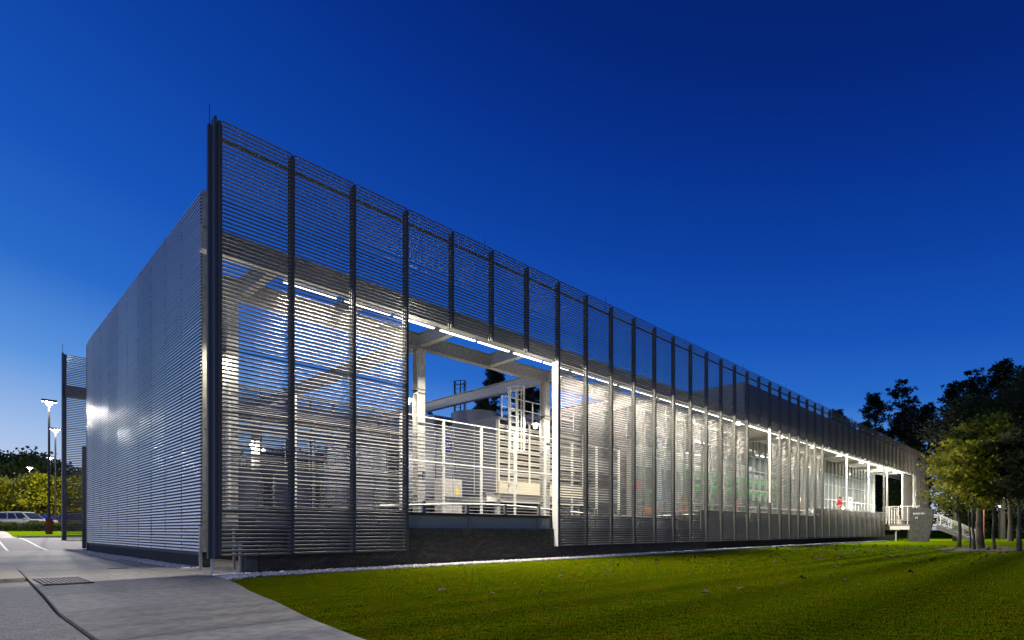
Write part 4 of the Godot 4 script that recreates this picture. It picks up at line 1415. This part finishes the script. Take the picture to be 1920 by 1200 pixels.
func broadleaf(called: String, label: String, category: String, at: Vector3, high: float, radius: float, base: float, leaf: float, leaves: int, mats: Array, sd: int, trunk_r := 0.09, group := "") -> Node3D:
	rng.seed = sd
	var t := thing(called, label, category, at, 0.0, group)
	var tb := MB.new()
	var lean := Vector3(rng.randf_range(-0.04, 0.04), 0, rng.randf_range(-0.04, 0.04))
	var spine := []
	var rad := []
	for k in 8:
		var f := k / 7.0
		spine.append(Vector3(0, f * high * 0.92, 0) + lean * f * high + Vector3(sin(k * 1.7 + sd), 0, cos(k * 1.3 + sd)) * 0.05 * (1.0 if k > 0 else 0.0))
		rad.append(trunk_r * (1.25 if k == 0 else 1.0) * (1.0 - 0.9 * f) + 0.008)
	tb.tube(spine, rad, 8)
	var tips := []
	for i in 34:
		var f := rng.randf_range(0.0, 1.0)
		var y := lerpf(base, high * 0.95, f)
		var k := clampf(y / (high * 0.92) * 7.0, 0.0, 6.99)
		var o: Vector3 = spine[int(k)].lerp(spine[int(k) + 1], k - int(k))
		var prof := sqrt(maxf(0.0, 1.0 - pow((f - 0.36) / 0.68, 2.0)))
		var a := rng.randf() * TAU
		var r := radius * prof * rng.randf_range(0.55, 1.05)
		var tip := o + Vector3(cos(a) * r, r * 0.35 + rng.randf_range(-0.2, 0.3), sin(a) * r)
		tb.tube([o - Vector3(0, 0.25 * r, 0), o.lerp(tip, 0.5), tip], [trunk_r * 0.32 * (1.0 - 0.6 * f), trunk_r * 0.2, 0.006], 5, false)
		for q in 5:
			tips.append(o.lerp(tip, rng.randf_range(0.3, 1.08)))
	part(t, "trunk", tb.mesh(), M.bark)
	var cl := []
	for m in mats:
		cl.append(MB.new())
	var spread := radius * 0.15
	for i in leaves:
		var c: int = rng.randi() % tips.size()
		var p: Vector3 = tips[c] + Vector3(rng.randfn(0, spread), rng.randfn(0, spread * 0.75), rng.randfn(0, spread))
		leaf_quad(cl[(c * 7 + (1 if rng.randf() < 0.25 else 0)) % mats.size()], p, leaf * rng.randf_range(0.7, 1.3))
	for i in mats.size():
		part(t, "crown", cl[i].mesh(), M[mats[i]])
	return t

func pine(sd: int, high: float, label: String, at: Vector3, group: String) -> Node3D:
	rng.seed = sd
	var t := thing("pine_tree", label, "pine tree", at, 0.0, group)
	var tb := MB.new()
	tb.tube([Vector3(0, -0.3, 0), Vector3(0.05, high * 0.4, 0), Vector3(-0.1, high * 0.75, 0.1), Vector3(0, high * 0.98, 0)], [0.30, 0.22, 0.12, 0.02], 8)
	var nb := MB.new()
	for i in 74:
		var f := pow(rng.randf(), 0.8)
		var y := high * lerpf(0.34, 0.99, f)
		var r := high * 0.20 * (1.0 - 0.80 * f) * rng.randf_range(0.5, 1.15)
		var a := rng.randf() * TAU
		var o := Vector3(0, y, 0)
		var tip := o + Vector3(cos(a) * r, r * rng.randf_range(-0.05, 0.5), sin(a) * r)
		tb.tube([o, o.lerp(tip, 0.6) - Vector3(0, 0.12, 0), tip], [0.05, 0.035, 0.012], 4, false)
		for q in 6:
			var c := o.lerp(tip, rng.randf_range(0.45, 1.05)) + Vector3(rng.randfn(0, 0.35), rng.randfn(0, 0.25), rng.randfn(0, 0.35))
			for e in 13:
				var d := Vector3(rng.randf() - 0.5, rng.randf() - 0.3, rng.randf() - 0.5).normalized()
				var s := d.cross(Vector3(rng.randf() - 0.5, rng.randf() - 0.5, rng.randf() - 0.5)).normalized() * 0.085
				var nn := (d + Vector3.UP * 0.6).normalized()
				nb.tri(c - s * 0.4, c + d * 0.30 + s, c + d * 0.52, nn, nn, nn)
				nb.tri(c + s * 0.4, c + d * 0.52, c + d * 0.28 - s, nn, nn, nn)
	part(t, "trunk", tb.mesh(), M.bark)
	part(t, "crown", nb.mesh(), M.needle)
	return t

func plants() -> void:
	# young maples at the end of the lawn
	var ml := [
		["young maple with gold green leaves nearest the stair", Vector3(42.4, 0, 9.1), 6.8, 2.3, 2.4, 11],
		["slim leaning maple between the two nearest the stair", Vector3(40.2, 0, 9.9), 5.2, 1.3, 2.7, 12],
		["thin maple with olive leaves in front of the thickest trunk", Vector3(37.9, 0, 10.35), 6.0, 1.6, 2.7, 13],
		["thickest trunked maple of the group on the mulch bed", Vector3(41.9, 0, 10.25), 8.4, 2.2, 3.0, 14],
		["maple standing alone right of the thickest trunk", Vector3(39.9, 0, 11.1), 6.2, 1.6, 3.0, 15],
		["maple at the right edge of the lawn", Vector3(37.5, 0, 12.35), 6.8, 1.8, 2.9, 16]]
	for k in ml.size():
		var a: Array = ml[k]
		broadleaf("maple_tree", a[0], "maple tree", a[1], a[2], a[3], a[4], 0.24, 3600, [["leaf_gold", "leaf_gold", "leaf_lime"], ["leaf_lime", "leaf_gold"], ["leaf_olive", "leaf_lime", "leaf_gold"], ["leaf_lime", "leaf_gold", "leaf_green"], ["leaf_dark", "leaf_green"], ["leaf_dark"]][k], a[5], [0.10, 0.05, 0.07, 0.17, 0.075, 0.11][k], "maples at the end of the lawn")
	var mu := MB.new()
	var mp := []
	for k in 28:
		var a := TAU * k / 28
		var r := 1.0 + 0.10 * sin(k * 2.3)
		mp.append(Vector2(40.6 + 6.4 * cos(a) * r, 10.6 + 2.1 * sin(a) * r))
	mu.prism(mp, -0.05, 0.02)
	setting("mulch_bed", mu.mesh(), M.mulch)
	# darker trees behind the maples
	var mid := [
		["tall dark broadleaf tree rising directly behind the maple nearest the stair", Vector3(62.3, 0, 8.1), 13.2, 4.2, 21],
		["dark broadleaf tree behind the thickest maple", Vector3(64.9, 0, 11.6), 14.6, 4.6, 22],
		["dark broadleaf tree at the right edge beyond the lawn", Vector3(63.0, 0, 14.7), 15.6, 4.8, 23],
		["dark leafy tree behind the foot of the stair", Vector3(74.5, 0, 9.4), 14.5, 4.4, 24]]
	for a in mid:
		broadleaf("broadleaf_tree", a[0], "tree", a[1], a[2], a[3], 3.2, 0.30, 9000, ["leaf_dark"], a[4], 0.22, "dark trees behind the maples")
	# pines at the back
	var lab := "tall dark pine in the row behind the east end of the building"
	var grp := "pines behind the east end"
	var a0 := pine(31, 23.0, lab, Vector3(101.6, 0, -9.0), grp)
	var a1 := pine(32, 24.0, lab, Vector3(99.9, 0, -5.0), grp)
	var a2 := pine(33, 21.5, lab, Vector3(107.7, 0, -2.9), grp)
	var kinds := [a0, a1, a2]
	var hs := [23.0, 24.0, 21.5]
	var spots := [[117.5, -18.6, 24.2], [119.5, -16.6, 21.5], [112.0, -12.5, 20.0], [102.0, 1.2, 23.1], [97.8, 4.1, 23.4], [93.9, 7.3, 23.4], [92.3, 10.0, 21.8], [94.2, 11.9, 23.0], [105.0, -6.0, 20.0], [110.0, 3.0, 24.0], [104.0, 7.5, 22.0], [100.0, 12.5, 22.0], [96.0, 16.0, 22.0], [90.0, 14.5, 20.0], [84.0, 12.0, 18.0], [88.0, 3.0, 17.0], [93.0, -2.0, 18.5]]
	for k in spots.size():
		var s: Array = spots[k]
		var one := lab
		if k == 0:
			one = "far pine whose dark top peeks over the parapet of the louvre screen"
		elif k == 7:
			one = "tallest dark pine rising at the right edge above the maples"
		dup(kinds[k % 3], Vector3(s[0], 0, s[1]), k * 1.3, one, s[2] / hs[k % 3])
	# understorey far right
	for k in 7:
		var q: Array = [[96.0, -3.5, 8.0], [99.0, 3.0, 7.0], [103.0, 6.5, 9.0], [98.0, 9.5, 8.0], [100.0, 14.5, 9.0], [108.0, -9.0, 10.0], [116.0, -12.0, 11.0]][k]
		if k == 0:
			broadleaf("understorey_tree", "low dark tree growing between the pine trunks beyond the east end", "tree", Vector3(q[0], 0, q[1]), q[2], 4.2, 0.8, 0.42, 4500, ["leaf_dark"], 51, 0.12, "low trees between the pines")
		else:
			dup(get_node("understorey_tree"), Vector3(q[0], 0, q[1]), k * 1.1, "low dark tree growing between the pine trunks beyond the east end", q[2] / 8.0)
	# pines and trees behind the yard
	var lb := "dark pine rising behind the yard beyond the cooling towers"
	var gb := "pines behind the yard"
	var s2 := [[40.4, -33.3, 19.0], [43.6, -30.2, 18.6], [47.2, -35.0, 19.6], [41.8, -37.0, 16.5], [36.8, -42.0, 14.5], [50.5, -38.0, 17.5]]
	for k in s2.size():
		var d := dup(kinds[k % 3], Vector3(s2[k][0], 1.05, s2[k][1]), k * 2.1, lb, s2[k][2] / hs[k % 3])
		d.set_meta("group", gb)
	var lc := "dark leafy tree in the row beyond the rear of the yard"
	var first: Node3D
	var s3 := [[20.0, -59.0, 9.0], [23.2, -56.0, 9.6], [28.2, -58.0, 10.4], [28.8, -50.4, 9.4], [30.6, -45.8, 10.2], [33.3, -43.1, 10.8], [37.2, -42.0, 11.5], [43.1, -39.0, 12.5], [48.5, -34.5, 12.0], [15.9, -62.0, 9.0], [25.8, -53.0, 8.6], [11.5, -66.0, 8.0]]
	for k in s3.size():
		if k == 0:
			first = broadleaf("broadleaf_tree", lc, "tree", Vector3(20.0, 1.05, -59.0), 9.0, 4.6, 1.0, 0.42, 6000, ["leaf_dark"], 61, 0.16, "trees beyond the rear of the yard")
		else:
			dup(first, Vector3(s3[k][0], 1.05, s3[k][1]), k * 1.7, lc, s3[k][2] / 9.0)
	# dark trees far left
	var ld := "dark tree in the mass beyond the car park"
	for k in 11:
		var q: Array = [[-0.8, -115.0, 12.8], [3.0, -111.0, 12.6], [7.0, -114.3, 13.4], [12.2, -123.0, 11.5], [16.0, -119.6, 11.0], [19.0, -117.0, 11.0], [-6.0, -116.0, 12.0], [5.0, -120.0, 12.0], [9.5, -118.0, 10.5], [0.8, -113.0, 10.5], [22.0, -112.0, 11.0]][k]
		var d := dup(first, Vector3(q[0], 1.0, q[1]), k * 2.3 + 1.0, ld, q[2] / 9.0)
		d.set_meta("group", "dark trees beyond the car park")
	# car park maples
	var lm := [
		["yellow green tree at the left edge of the car park", Vector3(-1.4, 1.05, -68.0), 5.4, 2.5, 71],
		["yellow green tree behind the silver car", Vector3(1.3, 1.05, -71.0), 5.6, 2.9, 72],
		["bright yellow green tree beside the nearest lamp post", Vector3(2.6, 1.05, -62.5), 5.7, 2.5, 73],
		["yellow green tree behind the rear screen mast", Vector3(4.6, 1.05, -63.5), 5.4, 2.4, 74],
		["olive tree seen through the rear screen", Vector3(7.0, 1.05, -66.0), 6.0, 2.6, 75],
		["slender bare topped tree seen through the rear screen", Vector3(6.6, 1.05, -60.0), 8.3, 1.3, 76]]
	for a in lm:
		broadleaf("maple_tree", a[0], "maple tree", a[1], a[2], a[3], 1.7, 0.26, 5200 if a[4] != 76 else 700, ["leaf_gold", "leaf_gold", "leaf_green"], a[4], 0.09, "trees in the car park")
	# hedge
	rng.seed = 80
	var h := thing("hedge", "low clipped dark green hedge along the front of the car park", "hedge", Vector3(0, 1.05, -45.5))
	var hb := MB.new()
	for i in 26000:
		var x := rng.randf_range(-12.0, 5.5)
		var hy := 0.78 + 0.10 * sin(x * 2.1) + 0.05 * sin(x * 5.3)
		var p := Vector3(x, rng.randf_range(0.02, hy), rng.randf_range(-0.75, 0.75))
		if p.y < hy - 0.25 and absf(p.z) < 0.5:
			p.z = signf(p.z) * rng.randf_range(0.5, 0.75)
		leaf_quad(hb, p, 0.13)
	part(h, "foliage", hb.mesh(), M.hedge)
	var hc := MB.new()
	hc.span(Vector3(-12.0, 0.0, -0.5), Vector3(5.4, 0.5, 0.5))
	part(h, "inner_twigs", hc.mesh(), M.bark)
	# ornamental grass by the stair
	var og := MB.new()
	for i in 260:
		var a := rng.randf() * TAU
		var dir := Vector3(cos(a), 0, sin(a))
		var s := dir.cross(Vector3.UP) * 0.02
		var o := dir * rng.randf_range(0, 0.15)
		var mid2 := o + dir * 0.2 + Vector3(0, rng.randf_range(0.7, 1.2), 0)
		var tip := mid2 + dir * 0.4 + Vector3(0, rng.randf_range(-0.1, 0.3), 0)
		var nn := (dir + Vector3.UP).normalized()
		og.tri(o - s, o + s, mid2 + s, nn, nn, nn)
		og.tri(mid2 - s, mid2 + s, tip, nn, nn, nn)
	var op := thing("ornamental_grass", "tall arching green grass clump beside the stair", "plant", Vector3(72.0, 0.9, 5.2))
	part(op, "blades", og.mesh(), M.leaf_green)
	boxpart(op, "planter", Vector3(-0.3, -0.95, -0.3), Vector3(0.3, 0.0, 0.3), M.monument)
	# fallen leaves
	var lf := MB.new()
	lf.tri(Vector3(-0.05, 0.01, 0), Vector3(0.0, 0.025, 0.035), Vector3(0.05, 0.012, 0), Vector3.UP, Vector3.UP, Vector3.UP)
	lf.tri(Vector3(-0.05, 0.01, 0), Vector3(0.0, 0.03, -0.035), Vector3(0.05, 0.012, 0), Vector3.UP, Vector3.UP, Vector3.UP)
	lf.tri(Vector3(-0.02, 0.02, 0.03), Vector3(0.01, 0.05, 0.0), Vector3(0.03, 0.02, 0.045), Vector3.UP, Vector3.UP, Vector3.UP)
	var lw := []
	while lw.size() < 420:
		var x := 1.0 + 44.0 * rng.randf()
		var z := 1.0 + 11.5 * rng.randf()
		if rng.randf() > 0.12 + 0.88 * smoothstep(6.0, 38.0, x):
			continue
		lw.append(Transform3D(Basis(Vector3.UP, rng.randf() * TAU).scaled(Vector3.ONE * rng.randf_range(1.0, 2.3)), Vector3(x, 0.03, z)))
	var fl := mk("dead_leaf", lin(0.07, 0.045, 0.028), 0.9)
	tag(swarm(self, "fallen_leaves", lf.mesh(), fl, lw), "dry brown leaves scattered over the lawn", "leaves", "", "stuff")

# ------------------------------------------------------------------ car park
func car(called: String, label: String, at: Vector3, turn: float, paint: Material, suv: bool) -> void:
	var t := thing(called, label, "car", at, turn, "parked cars")
	# nose towards +x
	var belt := 1.02 if suv else 0.90
	var roof := 1.68 if suv else 1.43
	var hw := 0.92
	var st := [[-2.32, 0.42, 0.80, 0.80], [-2.25, 0.28, belt - 0.04, 0.88], [-1.9, 0.24, belt, hw], [-0.5, 0.22, belt, hw], [0.75, 0.22, belt - 0.01, hw], [1.1, 0.22, belt - 0.06, hw], [1.9, 0.24, belt - 0.17, 0.88], [2.2, 0.28, belt - 0.30, 0.80], [2.34, 0.42, belt - 0.42, 0.66]]
	var b := MB.new()
	var rings := []
	for s in st:
		var x: float = s[0]
		var y0: float = s[1]
		var y1: float = s[2]
		var w: float = s[3]
		var ring := []
		for q in [[-0.86, 0.0], [-0.98, 0.18], [-1.0, 0.5], [-0.97, 0.8], [-0.90, 0.96], [-0.70, 1.0], [0.70, 1.0], [0.90, 0.96], [0.97, 0.8], [1.0, 0.5], [0.98, 0.18], [0.86, 0.0]]:
			ring.append(Vector3(x, lerpf(y0, y1, q[1]), w * q[0]))
		rings.append(ring)
	for i in rings.size() - 1:
		for k in 12:
			var a: Vector3 = rings[i][k]
			var c: Vector3 = rings[i][(k + 1) % 12]
			var d: Vector3 = rings[i + 1][(k + 1) % 12]
			var e: Vector3 = rings[i + 1][k]
			b.quad(a, c, d, e, (a + d) * 0.5 - Vector3((a.x + d.x) * 0.5, 0.6, 0))
	for e in [0, rings.size() - 1]:
		for k in range(1, 11):
			b.flat(rings[e][0], rings[e][k], rings[e][k + 1], Vector3(-1 if e == 0 else 1, 0, 0))
	part(t, "body", b.mesh(), paint)
	# cabin
	var xr := -2.05 if suv else -1.75
	var c0 := [Vector3(xr, belt - 0.03, 0.84), Vector3(1.15, belt - 0.06, 0.82)]
	var c1 := [Vector3(xr + (0.25 if suv else 0.75), roof - 0.04, 0.66), Vector3(0.25 if suv else 0.1, roof - 0.03, 0.64)]
	var cb := MB.new()
	var rt := MB.new()
	for s in [-1.0, 1.0]:
		var m := Vector3(1, 1, s)
		cb.quad(c0[0] * m, c0[1] * m, c1[1] * m, c1[0] * m, Vector3(0, 0.3, s))
	var mir := Vector3(1, 1, -1)
	cb.quad(c0[0], c0[0] * mir, c1[0] * mir, c1[0], Vector3(-1, 0.3, 0))
	cb.quad(c0[1], c0[1] * mir, c1[1] * mir, c1[1], Vector3(1, 0.5, 0))
	var mid0: Vector3 = (c1[0] + c1[1]) * 0.5
	var top := [c1[0], Vector3(lerpf(c1[0].x, c1[1].x, 0.15), roof, 0.58), Vector3(lerpf(c1[0].x, c1[1].x, 0.8), roof + 0.02, 0.58), c1[1]]
	for k in 3:
		rt.quad(top[k], top[k + 1], top[k + 1] * mir, top[k] * mir, Vector3.UP)
	rt.quad(c1[0], top[1], top[2], c1[1], Vector3(0, 0.5, 1))
	rt.quad(c1[0] * mir, top[1] * mir, top[2] * mir, c1[1] * mir, Vector3(0, 0.5, -1))
	part(t, "cabin", cb.mesh(), paint)
	part(t, "roof", rt.mesh(), paint)
	for s in [-1.0, 1.0]:
		var m := Vector3(1, 1, s)
		for q in [[0.06, 0.36], [0.39, 0.64], [0.67, 0.95]]:
			var wb := MB.new()
			var lo: Array = [c0[0].lerp(c0[1], q[0]), c0[0].lerp(c0[1], q[1])]
			var up: Array = [c1[0].lerp(c1[1], q[0]), c1[0].lerp(c1[1], q[1])]
			var off := Vector3(0, 0.002, 0.008)
			wb.quad((lo[0].lerp(up[0], 0.14) + off) * m, (lo[1].lerp(up[1], 0.14) + off) * m, (lo[1].lerp(up[1], 0.88) + off) * m, (lo[0].lerp(up[0], 0.88) + off) * m, Vector3(0, 0.3, s))
			part(t, "side_window", wb.mesh(), M.car_glass)
	for q in [[c0[0], c1[0], -1.0, "rear_window"], [c0[1], c1[1], 1.0, "windscreen"]]:
		var wb := MB.new()
		var off := Vector3(q[2] * 0.010, 0.006, 0)
		var a: Vector3 = q[0].lerp(q[1], 0.12) * Vector3(1, 1, 0.93) + off
		var c: Vector3 = q[0].lerp(q[1], 0.92) * Vector3(1, 1, 0.93) + off
		wb.quad(a, a * mir, c * mir, c, Vector3(q[2], 0.5, 0))
		part(t, q[3], wb.mesh(), M.car_glass)
	for x in [-1.42, 1.42]:
		for s in [-1.0, 1.0]:
			var wm := MB.new()
			wm.tube([Vector3(x, 0.34, s * 0.70), Vector3(x, 0.34, s * 0.74), Vector3(x, 0.34, s * 0.90), Vector3(x, 0.34, s * 0.935)], [0.30, 0.34, 0.34, 0.31], 18)
			var wh := part(t, "wheel", wm.mesh(), M.tyre)
			var rm := MB.new()
			rm.tube([Vector3(x, 0.34, s * 0.93), Vector3(x, 0.34, s * 0.945)], [0.21, 0.19], 14)
			part(wh, "rim", rm.mesh(), M.rim)
			var am := MB.new()
			for k in 10:
				var a := PI * k / 10
				var c := PI * (k + 1) / 10
				am.quad(Vector3(x + cos(a) * 0.34, 0.34 + sin(a) * 0.34, s * 0.925), Vector3(x + cos(c) * 0.34, 0.34 + sin(c) * 0.34, s * 0.925), Vector3(x + cos(c) * 0.42, 0.34 + sin(c) * 0.42, s * 0.925), Vector3(x + cos(a) * 0.42, 0.34 + sin(a) * 0.42, s * 0.925), Vector3(0, 0, s))
			part(t, "wheel_arch", am.mesh(), M.black_trim)
	for s in [-1.0, 1.0]:
		boxpart(t, "headlight", Vector3(2.12, belt - 0.40, s * 0.66 - 0.14), Vector3(2.30, belt - 0.28, s * 0.66 + 0.14), M.headlamp)
		boxpart(t, "tail_light", Vector3(-2.30, belt - 0.25, s * 0.74 - 0.1), Vector3(-2.22, belt - 0.05, s * 0.74 + 0.1), M.tail_red)
		boxpart(t, "wing_mirror", Vector3(0.72, belt, s * 0.97 - 0.09), Vector3(0.86, belt + 0.14, s * 0.97 + 0.09), paint)

func street_lamp(label: String, at: Vector3, high: float, energy: float, red_base: bool, spot_dir := Vector3.DOWN) -> void:
	var t := thing("street_lamp", label, "street lamp", at, 0.0, "lamp posts around the car park")
	var b := MB.new()
	b.tube([Vector3(0, 0.0, 0), Vector3(0, high, 0)], [0.085, 0.06], 10)
	part(t, "pole", b.mesh(), M.pole_dark)
	var bb := MB.new()
	bb.tube([Vector3(0, -0.1, 0), Vector3(0, 0.95, 0), Vector3(0, 1.0, 0)], [0.20, 0.20, 0.15], 14)
	part(t, "base", bb.mesh(), M.pole_red if red_base else M.kerb)
	boxpart(t, "head", Vector3(-0.42, high - 0.02, -0.2), Vector3(0.42, high + 0.13, 0.2), M.pole_dark)
	var sp := SphereMesh.new()
	sp.radius = 0.17
	sp.height = 0.26
	part(t, "lamp_bulb", sp, M.street_glow, Vector3(0, high - 0.14, 0))
	omni(t, Vector3(0, high - 0.14, 0), energy, lin(1.0, 0.95, 0.88), 0.15)

func lot() -> void:
	car("parked_car", "silver grey estate car parked behind the hedge", Vector3(0.25, 1.07, -50.7), deg_to_rad(-45), M.car_silver, true)
	car("parked_car", "bright blue saloon car beside the lamp post", Vector3(2.1, 1.12, -56.4), deg_to_rad(138), M.car_blue, false)
	car("parked_car", "dark navy car behind the blue saloon", Vector3(1.9, 1.07, -63.0), deg_to_rad(140), M.car_navy, true)
	car("parked_car", "dark maroon car at the left edge behind the silver estate", Vector3(-0.9, 1.07, -59.5), deg_to_rad(-42), M.car_maroon, true)
	car("parked_car", "black car between the maroon car and the navy car", Vector3(0.4, 1.07, -69.0), deg_to_rad(-40), M.car_dark, false)
	car("parked_car", "black car seen through the rear louvre screen", Vector3(4.4, 1.07, -49.9), deg_to_rad(-45), M.car_dark, true)
	street_lamp("nearest tall lamp post with a red base standing on the grass verge", Vector3(0.41, 0.95, -36.3), 9.2, 420.0, true)
	street_lamp("second lamp post just right of the nearest one in the car park", Vector3(2.24, 1.05, -50.0), 9.1, 300.0, false)
	street_lamp("distant pale lamp post in front of the dark trees", Vector3(3.89, 1.05, -92.1), 9.1, 300.0, false)
	street_lamp("far lamp post glimpsed beside the nearest pole", Vector3(4.78, 1.05, -78.5), 9.4, 300.0, false)
	street_lamp("far lamp post seen through the rear screen", Vector3(6.68, 1.05, -79.5), 6.5, 80.0, false)
	street_lamp("lamp post on the drive left of the walk", Vector3(-17.0, 0.0, 13.0), 8.5, 150.0, false)
	# stop sign
	var s := thing("stop_sign", "red octagonal stop sign on a thin post behind the rear mast", "stop sign", Vector3(2.25, 1.05, -44.5), deg_to_rad(-75))
	var b := MB.new()
	b.tube([Vector3(0, 0, -0.03), Vector3(0, 2.2, -0.03)], [0.03], 8)
	part(s, "post", b.mesh(), M.galv)
	var o := MB.new()
	o.tube([Vector3(0, 1.75, -0.008), Vector3(0, 1.75, 0.008)], [0.42], 8)
	part(s, "plate", o.mesh(), M.sign_red)
	var tm := TextMesh.new()
	tm.text = "STOP"
	var sf := SystemFont.new()
	sf.font_names = PackedStringArray(["Droid Sans"])
	sf.font_weight = 700
	tm.font = sf
	tm.font_size = 32
	tm.pixel_size = 0.0075
	tm.depth = 0.006
	part(s, "lettering", tm, M.white_letter, Vector3(0, 1.75, 0.012))

# ------------------------------------------------------------------ small things
func details() -> void:
	for a in [["steel hand rail with a square top bar beside the side wall end", Vector3(0.12, 0.06, -1.9), 1.2, 0.9], ["steel hand rail post behind the corner of the front screen", Vector3(-0.04, 0.06, -0.42), 0.78, 0.7]]:
		var t := thing("hand_rail", a[0], "hand rail", a[1])
		boxpart(t, "post", Vector3(-0.035, 0, -0.035), Vector3(0.035, a[2], 0.035), M.steel_bright)
		boxpart(t, "rail", Vector3(0.036, a[2] - 0.07, -0.035), Vector3(a[3], a[2], 0.035), M.steel_bright)
		boxpart(t, "post", Vector3(a[3] - 0.07, 0, -0.035), Vector3(a[3], a[2] - 0.072, 0.035), M.steel_bright)
	var g := thing("drain_grate", "rectangular iron drain grate set in the walk", "drain grate", Vector3(-3.40, 0.064, -1.42))
	boxpart(g, "pan", Vector3(0.0, 0.0, 0.0), Vector3(0.82, 0.004, 1.95), M.dark_void)
	for i in 11:
		boxpart(g, "bar", Vector3(0.02 + i * 0.075, 0.005, 0.03), Vector3(0.055 + i * 0.075, 0.02, 1.92), M.iron)
	for q in [[0.0, 0.03], [1.92, 1.95]]:
		boxpart(g, "frame", Vector3(0.0, 0.005, q[0]), Vector3(0.82, 0.018, q[1]), M.iron)
	var mh := MB.new()
	mh.tube([Vector3(0, 0, 0), Vector3(0, 0.012, 0)], [0.27, 0.25], 24)
	var o := part(self, "manhole_cover", mh.mesh(), M.iron, Vector3(-1.25, 0.062, -4.6))
	tag(o, "round dark iron cover in the walk beside the side wall", "manhole cover")
	var up := thing("lamp_pole", "orange lit wooden pole among the trunks at the right", "pole", Vector3(80.5, 0, 6.6))
	var b := MB.new()
	b.tube([Vector3(0, -0.1, 0), Vector3(0, 6.0, 0)], [0.16, 0.13], 10)
	part(up, "pole", b.mesh(), M.pole_orange)
	boxpart(up, "arm", Vector3(-0.9, 5.6, -0.05), Vector3(-0.12, 5.7, 0.05), M.pole_dark)
	var sp := SphereMesh.new()
	sp.radius = 0.13
	sp.height = 0.26
	part(up, "lamp_bulb", sp, M.lamp_glow, Vector3(-0.8, 5.42, 0.0))
	omni(up, Vector3(-0.8, 5.42, 0), 40.0, lin(1.0, 0.80, 0.45))
	var gl := thing("garden_lamp", "white globe lamp far behind the trees at the right", "lamp", Vector3(88.0, 0, 7.4))
	var gb := MB.new()
	gb.tube([Vector3(0, 0, 0), Vector3(0, 3.9, 0)], [0.06], 8)
	part(gl, "pole", gb.mesh(), M.pole_dark)
	part(gl, "lamp_bulb", sp, M.lamp_glow, Vector3(0, 4.05, 0))
	omni(gl, Vector3(0, 4.05, 0), 40.0, lin(1.0, 0.97, 0.9))
